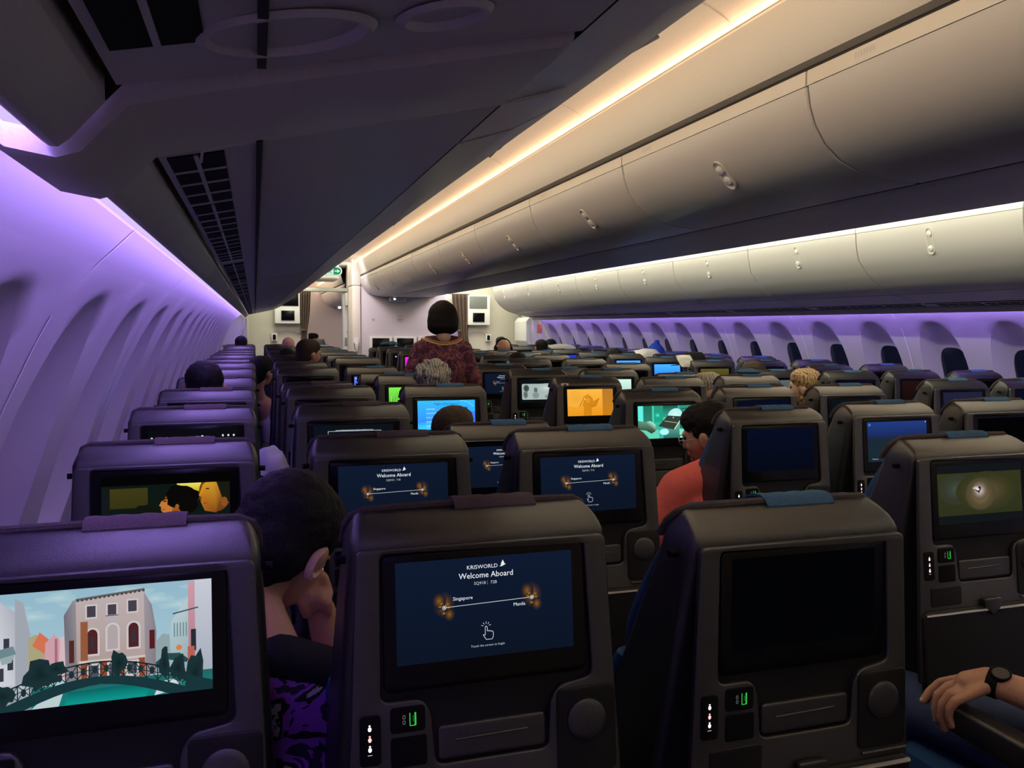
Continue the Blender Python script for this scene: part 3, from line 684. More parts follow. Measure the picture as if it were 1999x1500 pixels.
# plane coordinates (u across, v down from the top edge, negative) -> local point
def pl(u, v, h=0): return tuple(PM @ Vector((u, v, h)))
def superring(w, ya, yb, z, r, n=6):
    P = rrect(-w, w, ya, yb, min(r, (yb-ya)*.49, w*.9), n); return [(x, y, z) for x, y in P]
BP = {}                                      # prototype parts: name -> (object, is it on the back, parent part)
proto = {}
def seat_shell():
    b = MB(); L = []
    for dz, w, ya, yb in ((0, .166, .000, .018), (-.003, .172, -.013, .022), (-.009, .177, -.027, .026), (-.017, .181, -.042, .029), (-.026, .184, -.052, .032), (-.036, .187, -.0575, .035),
                          (-.062, .189, -.0565, .045), (-.12, .193, -.051, .065), (-.3, .200, -.030, .14), (-.5, .210, -.008, .235), (-.66, .220, .010, .30), (-.70, .222, .016, .305)):
        L.append(superring(w, ya, yb, ZT+dz, .018 if dz < -.04 else .012))
    b.rings(L[::-1]); return b
def build_seat():
    P = {}
    def add(name, o, back=True, parent=None, key=None):
        P[key or name] = (o, back, parent); return o
    sh = seat_shell().build('back_shell', SHELL); add('back_shell', sh)
    # rear cover plate with the recess for screen and tray pocket
    rim = roundpoly([(-.181, -.038), (.181, -.038), (.192, -.30), (.203, -.56), (-.203, -.56), (-.192, -.30)], .012)
    rec = roundpoly([(-.149, -.036-.030), (.149, -.036-.030), (.156, -.240), (.100, -.250), (.088, -.270), (.086, -.335), (-.080, -.335), (-.084, -.262), (-.092, -.243), (-.150, -.243)], .014)
    rec = roundpoly([(-.149, -.043), (.147, -.043), (.155, -.241), (.103, -.249), (.089, -.268), (.086, -.334), (-.078, -.334), (-.083, -.262), (-.095, -.243), (-.151, -.243)], .013)
    c = plate('rear_cover', [rim, rec], .012, .003, SHELL, None, PM @ Matrix.Translation((0, 0, .006))); add('rear_cover', c)
    rp = plate('recess_panel', [roundpoly([(u*1.01, v) for u, v in rec], .01)], .002, .0005, SHELL2, None, PM @ Matrix.Translation((0, 0, .002))); add('recess_panel', rp)
    bz = plate('screen_bezel', [rrect(-.146, .146, -.232, -.047, .010)], .006, .0015, GLOSS, None, PM @ Matrix.Translation((0, 0, .006))); add('screen_bezel', bz)
    tp = plate('stow_ledge', [rrect(-.074, .082, -.330, -.284, .006)], .010, .003, SHELL, None, PM @ Matrix.Translation((0, 0, .004))); add('stow_ledge', tp)
    b = MB(); b.tube([pl(-.050, -.305, .0095), pl(.055, -.303, .0095)], .0016, 6); add('ledge_groove', b.build('ledge_groove', SHELL), parent='stow_ledge')
    cp = plate('cup_holder', [rrect(.098, .188, -.377, -.254, .010)], .006, .002, SHELL2, None, PM @ Matrix.Translation((0, 0, .012))); add('cup_holder', cp)
    d = MB(); R = []
    for r, h in ((.0295, .0145), (.029, .018), (.027, .0195), (.020, .0205), (.001, .021)): R.append([pl(.142+r*math.cos(i*math.pi/16), -.300+r*math.sin(i*math.pi/16), h) for i in range(32)])
    d.rings(R, cap=False); add('cup_disc', d.build('cup_disc', SHELL), parent='cup_holder')
    d = MB(); d.tube([pl(.106, -.384, .013), pl(.190, -.384, .013)], .003, 6); add('cup_hinge', d.build('cup_hinge', SHELL), parent='cup_holder')
    rm = plate('light_panel', [rrect(-.180, -.152, -.322, -.256, .005)], .004, .001, GRILL, None, PM @ Matrix.Translation((0, 0, .0125))); add('light_panel', rm)
    q = Pic(1.6)
    for v, c_ in ((-.273, 'ffffff'), (-.287, 'ffb9b4'), (-.300, 'ffffff')):
        q.disc(-.167, v, .0024, .0032, c_, n=10).disc(-.167, v+.0046, .0015, .0011, c_, n=6)
    q.rect(-.170, -.164, -.3073, -.3068, 'd0d0d0')
    o = link('icons', q.me('icons', PM @ Matrix.Translation((0, 0, .0155)))); add('icons', o, parent='light_panel')
    us = plate('usb_panel', [rrect(-.139, -.092, -.284, -.250, .005)], .004, .001, GRILL, None, PM @ Matrix.Translation((0, 0, .0125))); add('usb_panel', us)
    q = Pic(.8); g = '35d050'
    q.line([(-.113, -.258), (-.113, -.275), (-.105, -.275), (-.105, -.258)], .0012, g).line([(-.1085, -.262), (-.1085, -.270)], .0009, '1c7a2c').line([(-.106, -.258), (-.106, -.275)], .0016, g)
    q.disc(-.121, -.263, .0022, .003, '606060').disc(-.121, -.263, .0012, .002, '080808').disc(-.121, -.270, .0022, .003, '606060').disc(-.121, -.270, .0012, .002, '080808')
    o = link('usb_light', q.me('usb_light', PM @ Matrix.Translation((0, 0, .0155)))); add('usb_light', o, parent='usb_panel')
    so = plate('power_socket', [rrect(-.139, -.090, -.330, -.290, .004)], .004, .001, GRILL, None, PM @ Matrix.Translation((0, 0, .0115))); add('power_socket', so)
    pk = plate('coin_pocket', [rrect(-.165, -.075, -.385, -.340, .006)], .008, .002, SHELL2, None, PM @ Matrix.Translation((0, 0, .010))); add('coin_pocket', pk)
    tr = plate('tray_table', [rrect(-.195, .195, -.655, -.392, .02)], .018, .005, SHELL2, None, PM @ Matrix.Translation((0, 0, .012))); add('tray_table', tr)
    la = plate('tray_latch', [roundpoly([(-.020, -.375), (.034, -.375), (.030, -.398), (.007, -.418), (-.016, -.398)], .008)], .012, .003, SHELL, None, PM @ Matrix.Translation((0, 0, .021))); add('tray_latch', la, parent='tray_table')
    d = MB(); d.tube([pl(-.19, -.402, .022), pl(.19, -.402, .022)], .0042, 8); add('tray_edge', d.build('tray_edge', METAL), parent='tray_table')
    for s, kk in ((-1, 'coat_hook'), (1, 'coat_hook2')):
        hd = MB(); hd.tube([(s*.186, -.015, ZT-.062), (s*.203, -.018, ZT-.062)], .006, 10); add('coat_hook', hd.build('coat_hook', GRILL), key=kk)
    ms = MB().box(-.0625, -.0605, 0, .001, 0, .002)
    # fabric: top roll, headrest and back cushion in front of the shell
    b = MB(); L = []
    for dz, w, ya, yb in ((-.72, .205, .29, .345), (-.60, .212, .265, .33), (-.45, .212, .19, .255), (-.33, .205, .13, .185), (-.30, .200, .12, .165)): L.append(superring(w, ya, yb, ZT+dz, .03))
    add('back_cushion', b.rings(L).build('back_cushion', BLUE))
    b = MB(); L = []
    for dz, w, ya, yb in ((-.305, .185, .11, .150), (-.29, .190, .10, .160), (-.24, .192, .08, .156), (-.18, .190, .06, .130), (-.12, .186, .045, .092), (-.08, .182, .035, .062), (-.04, .172, .02, .045), (-.006, .160, .012, .034), (.002, .150, .014, .030)):
        L.append(superring(w, ya, yb, ZT+dz, .03))
    add('headrest', b.rings(L).build('headrest', BLUE))
    b = MB(); P2 = []
    for i in range(25):
        a = math.pi*i/24; u = -math.cos(a); w = .168
        P2.append((u*w, .008, ZT+.003-.012*abs(u)**8))
    b.tube([(-.186, .045, ZT-.05), (-.184, .028, ZT-.024), (-.177, .014, ZT-.008), (-.160, .008, ZT+.001), (-.08, .007, ZT+.003), (0, .007, ZT+.004), (.08, .007, ZT+.003), (.160, .008, ZT+.001), (.177, .014, ZT-.008), (.184, .028, ZT-.024), (.186, .045, ZT-.05)], .0065, 8)
    add('top_piping', b.build('top_piping', BROWN))
    b = MB(); R = []
    for k in range(15):
        u = -.03+.125*k/14; e = .0004*math.sin(k*1.7)
        prof = [(-.010, .000-e), (-.004, .006), (.004, .0105), (.012, .012), (.028, .010+e), (.050, .002), (.070, -.012), (.095, -.035)]
        th = [(y, z-.004) for y, z in prof[::-1]]
        R.append([(u, y, ZT+z+e) for y, z in prof+th])
    add('headrest_cloth', b.rings(R).build('headrest_cloth', CLOTHB))
    # lower part: seat pan, armrests, legs, pocket
    b = MB(); L = []
    for dz, w, ya, yb in ((.34, .205, .34, .76), (.36, .215, .33, .775), (.42, .22, .33, .79), (.455, .215, .335, .785), (.468, .20, .35, .77)): L.append(superring(w, ya, yb, dz, .05))
    add('seat_cushion', b.rings(L).build('seat_cushion', BLUE), False)
    add('seat_pan', MB().box(-.215, .215, .27, .72, .29, .35).build('seat_pan', SHELL2, bev=.02), False)
    for s, k in ((-1, 'leg'), (1, 'leg2')):
        b = MB(); b.rings([[(s*.15+a, y, z) for a, y in ((-.018, ya), (.018, ya), (.018, yb), (-.018, yb))] for z, ya, yb in ((0, .28, .70), (.03, .30, .68), (.05, .33, .42), (.26, .42, .50), (.30, .30, .68))])
        add('leg', b.build('leg', METAL, bev=.004), False, key=k)
    def arm(x):
        b = MB(); L = []
        for y, w, z0, z1 in ((.20, .018, .60, .625), (.215, .024, .590, .640), (.30, .026, .585, .648), (.55, .026, .590, .650), (.615, .024, .596, .646), (.625, .018, .605, .635)):
            L.append([(x+px, y, pz) for px, pz in rrect(-w, w, z0, z1, .010, 3)])
        b.rings(L); b.rings([[(x+px, .30+py, z) for px, py in rrect(-.02, .02, -.05, .05, .012, 2)] for z in (.30, .59)]); return b
    add('armrest', arm(-.245).build('armrest', SHELL), False)
    add('armrest2', arm(.245).build('armrest', SHELL), False, key='armrest2')
    b = MB(); b.rings([[(x, y, z) for x, y in rrect(-.19, .19, .02+k, .05+k, .01, 3)] for z, k in ((.26, .10), (.34, .045), (.50, .03), (.515, .035))])
    add('literature_pocket', b.build('literature_pocket', NAVY), False)
    b = MB(); b.box(-.19, .19, .02, .035, .508, .520); add('pocket_rail', b.build('pocket_rail', METAL, bev=.003), False)
    return P
PARTS = build_seat()
PIV = Vector((0, .27, .46))
def reclined(deg, drop=0):
    return Matrix.Translation((0, 0, -drop)) @ Matrix.Translation(PIV) @ Matrix.Rotation(math.radians(deg), 4, 'X') @ Matrix.Translation(-PIV)
BACKS = {k for k, v in PARTS.items() if v[1]}
# ---------------------------------------------------------------- what each screen shows
def base(c='0b1524', g=1.0):
    return Pic(g).rect(-.128, .128, -.072, .072, c)
def p_off(): return Pic(.5).rect(-.128, .128, -.072, .072, '05060a')
def bird(p, x, y, s):
    p.add([(x-.9*s, y-.75*s), (x-.2*s, y-.8*s), (x+.95*s, y-.25*s), (x+.55*s, y+.05*s), (x+.45*s, y+.45*s), (x+.05*s, y+1.1*s), (x-.15*s, y+.5*s), (x-.45*s, y+.1*s), (x-.35*s, y-.35*s)], 'e6e8ee')
def p_welcome(seat):
    p = base(('0c1524', '0f1a30'), 1.0)
    p.text('KRISWORLD', -.0055, .0575, .0080, 'e4e7ee'); bird(p, .0240, .0600, .0050)
    p.text('Welcome Aboard', 0, .0455, .0118, 'eef1f6', stretch=.92)
    p.text('SQ918', -.0095, .0340, .0062, 'b8bec8').line([(.0015, .0370), (.0015, .0310)], .0004, '8890a0').text(seat, .0105, .0340, .0062, 'b8bec8')
    A, B = (-.0610, .0035), (.0665, .0070)
    for x, y in (A, B):
        for dx, dy, r in ((0, .004, .019), (.007, -.010, .010), (-.007, .010, .012)): p.disc(x+dx, y+dy, r*.8, r, '8a5a18', '0e182a', n=28)
        for i in range(5): p.disc(x+.006*math.cos(i*2.3), y+.008*math.sin(i*2.3), .003, .002, 'c08a2c', '5a3e16', n=8)
    p.line([A, B], .0008, 'c9ccd2')
    for x, y in (A, B): p.disc(x, y, .0030, .0030, 'c8ccd4').disc(x, y, .0022, .0022, '4a4440').disc(x, y, .0012, .0012, 'f0f0f0')
    p.text('Singapore', -.0345, .0145, .0072, 'dfe2e8').text('Manila', .0475, -.0015, .0070, 'dfe2e8')
    h = [(-.0035, -.041), (-.0035, -.030), (-.0020, -.0285), (-.0005, -.030), (-.0005, -.036), (.0015, -.035), (.0025, -.0365), (.0042, -.0355), (.0052, -.037), (.0072, -.0365), (.0082, -.039), (.0080, -.0445), (.0062, -.0480), (-.0020, -.0480), (-.0052, -.0435), (-.0065, -.0405), (-.0035, -.0415)]
    p.line(h, .0007, 'd8dce4')
    for a in (20, 55, 90, 125, 160): p.line([(-.002+.0042*math.cos(math.radians(a)), -.0295+.0042*math.sin(math.radians(a))), (-.002+.0075*math.cos(math.radians(a)), -.0295+.0075*math.sin(math.radians(a)))], .0006, 'd8dce4')
    p.text('Touch the screen to begin', 0, -.0560, .0046, 'aeb4c0'); return p
def p_venice():
    p = Pic(.85); p.rect(-.128, .128, -.072, .072, ('b8d8e2', '9cc4d8'))
    for i in range(9): p.disc(-.10+.027*i, .052-.012*math.sin(i*2.1), .022, .007, 'c4e0e8', 'a9cedb', wob=.2)
    # left palaces
    p.add([(-.128, -.06), (-.128, .072), (-.117, .072), (-.092, .05), (-.090, -.06)], ['e4e6ee', 'dfe2ea', 'c9cdd8', 'b6bac6', 'd6d8e0'])
    p.add([(-.092, -.05), (-.092, .066), (-.083, .060), (-.076, .02), (-.074, -.045)], 'aab0ba')
    for x, y in ((-.124, -.012), (-.110, -.018), (-.100, -.005), (-.120, .020), (-.104, .018)): p.rect(x, x+.006, y-.016, y, '3c3f4c')
    p.add([(-.112, .004), (-.094, .008), (-.091, -.002), (-.109, -.008)], '74909a').add([(-.108, -.006), (-.092, -.002), (-.096, -.012), (-.106, -.014)], '9fb4b8')
    p.add([(-.078, -.04), (-.078, .016), (-.070, .020), (-.060, .002), (-.058, -.04)], 'b5ad86').add([(-.074, .006), (-.066, .022), (-.056, .012), (-.060, -.006)], 'e07a58')
    p.add([(-.062, -.04), (-.060, .008), (-.050, .018), (-.040, .004), (-.038, -.04)], 'd8a8b4').add([(-.046, -.04), (-.044, .014), (-.034, .014), (-.032, -.04)], 'e6c4cc').rect(-.050, -.047, -.03, .012, 'b47484')
    # central palace
    p.add([(-.038, -.045), (-.040, .040), (-.030, .058), (-.022, .058), (-.024, -.045)], ['8e8a94', '767480', '9a96a0', 'a8a2a8', '8e888e'])
    p.add([(-.026, -.048), (-.027, .057), (.050, .064), (.052, -.048)], ['b49a94', 'c6b8b8', 'cabcbc', 'b8a49e'])
    p.add([(.050, -.045), (.049, .062), (.058, .044), (.063, .010), (.062, -.045)], ['9a9098', 'a8a0a8', '8c8892', '8c8892', '8a8088'])
    p.line([(-.027, .058), (.050, .065)], .003, '6c6468')
    for i in range(16): p.rect(-.026+i*.0049, -.0235+i*.0049, .0555+i*.00045, .058+i*.00045, '4c464a')
    for x, y in ((-.010, .046), (.013, .046), (.036, .049)):
        p.rect(x-.0065, x+.0065, y-.013, y+.005, 'd8d2d4').rect(x-.0048, x+.0048, y-.011, y+.003, '4a4450')
    p.rect(.005, .021, .028, .036, 'bcb8bc').line([(.006, .035), (.020, .035)], .001, '504a52')
    for x, y, f in ((-.009, .004, 1), (.0135, .008, 0), (.037, .008, 1)):
        A = [(x-.008, y-.018), (x+.008, y-.018), (x+.008, y+.010)]+[(x+.008*math.cos(a*math.pi/8), y+.010+.008*math.sin(a*math.pi/8)) for a in range(1, 8)]+[(x-.008, y+.010)]
        p.add(A, 'd6d0d2'); B = [(x+(u-x)*.72, y+(v-y)*.86) for u, v in A]; p.add(B, '54262a' if f else 'bcaeb0')
        if f: p.rect(x-.002, x+.002, y-.010, y+.006, '3a3440')
    p.rect(-.022, -.014, -.030, .030, '9c6040').rect(-.024, .050, -.022, -.019, 'd8d0ce')
    for x in (-.018, .004, .023, .046): p.rect(x-.0035, x+.0035, -.046, -.022, '9c4a34')
    for x in (-.0075, .0145, .0355): p.rect(x-.0075, x+.0075, -.044, -.024, 'd8d4d4').rect(x-.0052, x+.0052, -.041, -.026, '545864')
    p.rect(-.0345, -.029, -.02, .008, '5a2a2a').rect(.055, .061, -.012, .012, '5c1f24')
    # right side
    p.add([(.062, -.045), (.062, -.004), (.070, .006), (.078, .004), (.080, -.045)], '9ab0b4')
    p.add([(.078, -.045), (.080, .020), (.100, .050), (.104, -.045)], ['a8c0c6', 'bcd4da', 'c2d8de', '98b0b6'])
    p.rect(.100, .108, -.045, .070, ('b87c8c', 'd8a6b2')).rect(.108, .128, -.072, .072, ('aab2c2', 'd4d8e4')).rect(.103, .109, -.02, .008, '2c3038').rect(.099, .107, -.034, -.014, 'c4685c')
    p.line([(.082, .030), (.112, .036)], .0016, '34505a').disc(.089, -.014, .0035, .0035, 'e08a4c')
    for i in range(5): p.rect(.083+i*.0035, .0845+i*.0035, .0, .018, '7c98a2')
    p.add([(.062, -.03), (.075, -.020), (.090, -.021), (.100, -.030), (.098, -.034), (.075, -.028), (.062, -.036)], '2c5054')
    # water and bridge
    p.rect(-.128, .128, -.072, -.046, ('0f8a84', '2a6a6c')).rect(-.128, -.075, -.072, -.040, ('8a9ca4', 'c4ccd4')).add([(-.075, -.072), (-.055, -.052), (-.040, -.052), (-.046, -.072)], 'c8dce0')
    p.add([(.060, -.072), (.066, -.056), (.080, -.053), (.092, -.060), (.088, -.067)], 'dce6ec').add([(-.04, -.072), (-.036, -.056), (.06, -.054), (.05, -.072)], ['0fa49a', '0d6a68', '0d6a68', '0fa49a'])
    arch = [(-.128+.0128*i, -.070+.030*math.sin(math.pi*min(1, max(0, (i-1)/17.5)))) for i in range(19)]
    lo = [(x, y-.010-.004*abs(i-10)/5) for i, (x, y) in enumerate(arch)]
    for i in range(18): p.add([lo[i], lo[i+1], arch[i+1], arch[i]], '1a3a40')
    top = [(x, y+.018) for x, y in arch]
    p.line(top, .0018, '16282c'); p.line([(x, y+.009) for x, y in arch], .001, '1c3034')
    for i in range(18):
        a, b = arch[i], arch[i+1]; c, d = top[i], top[i+1]
        p.line([a, d], .0010, '16282c').line([b, c], .0010, '16282c').line([a, c], .0012, '16282c').disc((a[0]+b[0])/2, (a[1]+c[1])/2, .003, .005, '203438', n=8)
    for x, y, w, h in ((-.066, -.030, .018, .018), (-.105, -.052, .012, .014), (.020, -.026, .009, .016), (.072, -.032, .006, .02), (.088, -.040, .009, .016), (.108, -.05, .01, .03), (-.048, -.025, .012, .008)): p.disc(x, y, w, h, '14262a', '1e363a', n=12, wob=.2)
    p.add([(.094, -.072), (.098, -.050), (.128, -.060), (.128, -.072)], '1a3a40'); return p
def p_film():
    p = Pic(1.0); p.rect(-.128, .128, -.072, .072, '040405').rect(-.128, .128, -.072, .050, ('0b1a18', '0e1612'))
    p.rect(-.112, -.038, 0, .044, ('343214', '3c3a16')).rect(-.128, -.112, -.072, .046, '12181a')
    p.disc(.045, .035, .032, .024, 'e6e040', '5a5410', wob=.2).rect(.020, .075, .030, .050, ('c8a818', 'e8e060')).disc(.050, .020, .018, .012, 'e0c838', '2e2c0e')
    p.disc(-.060, -.045, .055, .040, '0a120e', '0a120e', wob=.15).disc(-.045, -.005, .035, .010, '10160e', wob=.3)
    k0 = len(p.v)
    # left profile: dark haired head looking left
    p.add([(.010, -.072), (.012, -.040), (.035, -.035), (.048, -.052), (.046, -.072)], ['a85a1c', 'b4681e', 'c87a28', 'b06420', '9a5418'])
    p.disc(.012, -.015, .020, .028, 'b06a2e', '8a4a1c', rot=.1).add([(-.011, -.005), (-.016, -.016), (-.012, -.019), (-.012, -.028), (-.004, -.038), (.010, -.036), (.010, 0)], 'c07632')
    p.disc(.030, .004, .034, .028, '0a0806', '0a0806', wob=.1).disc(.042, -.018, .020, .020, '0b0907').disc(.020, -.020, .004, .006, '9a5a26').disc(-.004, -.006, .004, .0015, '2a120a').line([(-.010, -.001), (.003, .002)], .0016, '1a0c06').line([(-.010, -.026), (-.004, -.025)], .0018, '8a2a18')
    p.add([(-.012, -.072), (-.006, -.050), (.012, -.046), (.012, -.072)], '070605')
    # right: large profile
    p.disc(.098, .010, .034, .048, 'b06a22', '6a3c14').add([(.072, .030), (.064, .004), (.070, 0), (.068, -.012), (.076, -.034), (.100, -.040), (.110, .02), (.09, .05)], ['c88a26', 'c88420', 'b8701e', 'b8701e', '9a5a1c', '7a4618', 'a8641e', 'd8a030'])
    p.add([(.096, .052), (.128, .052), (.128, -.016), (.114, -.010), (.106, .016)], '161a10').disc(.116, -.014, .007, .012, '8a4e20').disc(.082, .020, .004, .0016, '3a1c0a').line([(.073, -.016), (.080, -.015)], .002, '8a3c20')
    p.v[k0:] = [(x*1.0, y*.92+.017, z) for x, y, z in p.v[k0:]]
    p.disc(.105, -.046, .013, .016, 'a8406a', '7a2c50').rect(-.128, .128, .050, .072, '040405'); return p
def p_menu():
    p = base('0a0b10', 1.1)
    for x in (-.118, -.104, -.090, -.076): p.disc(x, .046, .0030, .0035, 'c8c8cc', n=8)
    p.text('My List', -.036, .047, .006, 'd0d0d4').line([(-.010, .049), (.018, .049)], .001, 'a0a0a8').disc(.026, .048, .004, .004, 'e8e8ec')
    for x in (.086, .102, .118): p.disc(x, .050, .003, .0036, 'd8d8dc', n=8)
    p.rect(-.084, .016, -.03, .030, ('7a9a8a', 'b8ccb8')).disc(-.03, .004, .022, .020, '5e6e70', '6c7c7c').add([(-.048, -.03), (-.04, -.002), (-.02, -.002), (-.01, -.03)], '46585a')
    p.text('Priscilla', .038, .022, .0085, 'e8e8ec').text('2023 - 113 min', .045, .010, .0045, '9a9aa0')
    p.text('A teenage girl meets', .056, -.004, .005, '8c8c94').text('a famous singer', .050, -.013, .005, '8c8c94').rect(-.10, .10, -.05, -.040, '16181e').rect(.108, .114, .01, .03, '686870'); return p
def p_blue(): return base(('1d3f9a', '5a7ee8'), 1.1).disc(-.116, .060, .004, .004, 'c0d8ff').disc(.118, .064, .003, .003, 'e8f4ff').disc(.02, -.01, .05, .025, '183a80', '2448a8')
def p_popup():
    p = base('0c141c', .9); p.rect(-.084, .088, -.05, .030, 'c8ccd0').rect(-.0825, .0865, -.0485, .0285, '0c141c').line([(-.060, .032), (.062, .032)], .0016, 'c8ccd0')
    p.text('Would you like to continue watching', 0, .032, .0055, 'd8dce0').rect(.018, .080, -.010, .020, 'c8ccd0').rect(.0192, .0788, -.0088, .0188, '101820').disc(-.074, .012, .003, .003, 'e0e4e8').text('Select your preferred', -.038, .014, .005, 'b8bcc4').text('language', -.050, .006, .005, 'b8bcc4'); p.v[4:] = [(x, y+.022, z) for x, y, z in p.v[4:]]; return p
def p_flight():
    p = base(('2a6ad8', '30a8e8'), 1.35); p.add([(-.128, -.060), (.128, -.060), (.128, .02), (-.128, -.02)], ['38c0f0', '2a60d0', '3a70e0', '2e78e0'])
    p.text('Flight Information', 0, .056, .0155, '14406a'); p.line([(.06+.0042*i, .070-.00012*i*i) for i in range(16)], .0012, '9ae0ff')
    for i, (a, b) in enumerate((('Ground Speed', '502'), ('Outside Air Temperature', '-41 C'), ('Distance to Dest', '1120'), ('Distance Flown', ''), ('Local Time', ''))):
        y = .034-.019*i; p.rect(.026, .094, y-.007, y+.007, '2a58b4'); p.text(a, -.090, y, .0064, 'e8f4ff', 'LEFT').line([(-.092, y-.007), (.094, y-.007)], .0006, '8cc0ff')
        if b: p.text(b, .090, y, .0066, 'f4faff', 'RIGHT')
    p.rect(-.128, .128, -.072, -.059, '0c2a50').text('Map View', -.086, -.0655, .006, 'e0f0ff').text('Data', 0, -.0655, .006, 'e0f0ff'); return p
def p_green(v=0):
    p = base(('2f8a1a', '74d848'), 1.3)
    for i in range(34):
        x = random.uniform(-.12, .12); p.line([(x, -.072), (x+random.uniform(-.012, .012), random.uniform(-.01, .05))], random.uniform(.001, .003), random.choice(['3c9c22', '9af060', '1c6a14', 'b8ff80']))
    return p
def p_grey():
    p = base('0c1012', 1.0); p.add(rrect(-.118, .118, -.052, .048, .008), 'a8b8b4'); p.disc(.04, .02, .07, .03, 'd0dcd8', 'a8b8b4').disc(-.09, .020, .018, .022, '2a302e', '4a5452').disc(-.095, -.02, .014, .024, '4a5452', '6c7876').disc(-.030, .008, .012, .016, '6a7472', '5c6664')
    p.disc(-.030, -.025, .022, .022, '7c8886', '8c9896').disc(.07, -.03, .040, .018, '5c6866', '8a9694', wob=.2).disc(.105, .02, .016, .03, '6c7876', '8a9694'); return p
def p_orange():
    p = base(('d88a1c', 'e8a83c'), 1.25); p.rect(.068, .128, -.072, .072, ('b87414', 'a8702c')).disc(-.08, .02, .05, .045, 'd89830', 'e0a038', wob=.1)
    p.add([(-.045, -.01), (-.028, .030), (-.006, .040), (.012, .024), (.016, .006), (.050, .024), (.034, -.020), (.006, -.030), (.004, -.072), (-.040, -.072), (-.036, -.030)], ['c47c18']*11)
    p.line([(-.060, -.020), (-.034, .030), (-.010, .044)], .004, 'a86410').line([(-.010, -.01), (.014, -.022), (.050, .020)], .003, 'a86410').line([(-.034, .022), (-.012, .002)], .003, 'f4d088').disc(-.014, .012, .012, .014, 'd08a24').line([(-.03, -.036), (-.032, -.068)], .002, 'b87010').line([(-.008, -.036), (-.006, -.068)], .002, 'b87010'); return p
def p_teal():
    p = base(('3aa890', '2aa890'), 1.2); p.rect(-.128, -.104, -.02, .072, '5ce0d4').rect(-.102, -.062, -.01, .072, ('2c7a68', '1f6a54')).rect(-.060, -.055, -.03, .072, '48d0b8').rect(-.052, -.010, 0, .072, ('1c9a80', '2a8a6c')).rect(-.010, .060, .02, .072, ('2a9c84', '1f4a42')).rect(.068, .128, -.03, .072, ('256a58', '2c8a74'))
    for y in (.02, .04, .056, .0, -.016): p.line([(.074, y), (.124, y+.003)], .004, '1c5a4c')
    p.disc(-.036, .030, .014, .012, '4cf0dc', '1c9a80').rect(-.128, -.03, -.072, -.034, ('5cc8a8', '5cc8a8')).rect(-.01, .066, -.072, .02, ('24605a', '74b4a4')).rect(.066, .128, -.072, -.034, '78d8bc')
    p.disc(.046, .028, .036, .030, 'c8f0ec', 'a8e0dc', rot=.5).disc(-.006, -.044, .022, .014, 'b0f4f4', '9ae8e8')
    p.add([(.012, .028), (.084, .022), (.042, -.036), (-.034, -.018)], '2c3a34').line([(.084, .024), (.042, -.034)], .004, 'b8e8e0').line([(-.004, .004), (.056, -.006)], .0022, 'd8b060').disc(.038, .018, .003, .003, 'b0b8b0')
    p.add([(-.128, .008), (-.095, .002), (-.072, .006), (-.050, -.008), (-.042, -.020), (-.048, -.040), (-.066, -.050), (-.090, -.036), (-.128, -.030)], ['5a8a70', '5c8a70', 'a8e0c8', 'a0dcc4', '6a8a70', '3c4c3c', '2c3c30', '34443a', '3c5040']); return p
def p_burst():
    p = base('14181a', .9); p.rect(-.128, .128, -.052, .052, ['30341e', '38381f', '34361f', '36392a']); p.disc(-.07, .012, .055, .038, '46544c', '36392a').disc(.02, .004, .095, .050, '6e5a40', '35371f').disc(.0, -.002, .046, .040, 'a08458', '4c4630').disc(-.002, .006, .026, .024, 'f0d8c8', '5c5038').disc(-.008, .010, .012, .009, 'ffffff', 'c8b0a8', wob=.25)
    p.add([(-.022, .012), (-.006, .006), (.006, .016), (-.004, -.001)], '3a4458').disc(-.002, .014, .004, .004, '28304a'); return p
def p_map():
    p = base('1c2c38', .9); p.rect(-.128, .128, .014, .072, ('1e2a5a', '24408a')).disc(-.118, .062, .005, .005, '5a80c8').disc(.124, .068, .002, .002, 'f0f4ff').rect(-.022, .014, -.048, -.034, '3a78b8').text('Zoom', -.004, -.041, .008, 'a0d0f0')
    p.text('Previous', -.098, -.062, .007, 'c8d4dc').text('Next', .002, -.062, .007, 'c8d4dc'); return p
def p_list():
    p = base('0c1518', .9)
    for y in (.022, .008, -.006): p.disc(-.090, y, .003, .003, 'e8f0f0', n=8).text('Flight to Manila', -.052, y, .008, '7c8a8c')
    return p
def p_plain(c1, c2, g=1): return lambda: base((c1, c2), g)
def p_dim(): return base(('0a1020', '0c1430'), .55)
def p_red(): return base(('180c0c', '281414'), .8).disc(.05, -.01, .03, .03, '3a2018', '1c0e0e')
def p_magenta(): return base('e020d0', 1.3).rect(-.128, .128, -.072, -.05, 'c030b0')
def p_photo(): return base('6aa8b8', 1.1).disc(0, -.03, .08, .035, 'c8d0c8', '88a8a8').rect(-.128, .128, .04, .072, 'd0e8f0').disc(-.05, 0, .02, .02, '203038').text('Coral Sea', 0, -.02, .03, 'f0f4f0')
def p_welcome_icons(): 
    p = base('06080c', 1.2)
    for k in range(5): p.rect(-.10+k*.03, -.085+k*.03, .035, .05, 'c8c8cc')
    return p.disc(0, -.01, .04, .035, 'd8d8e0', '303038', wob=.4)
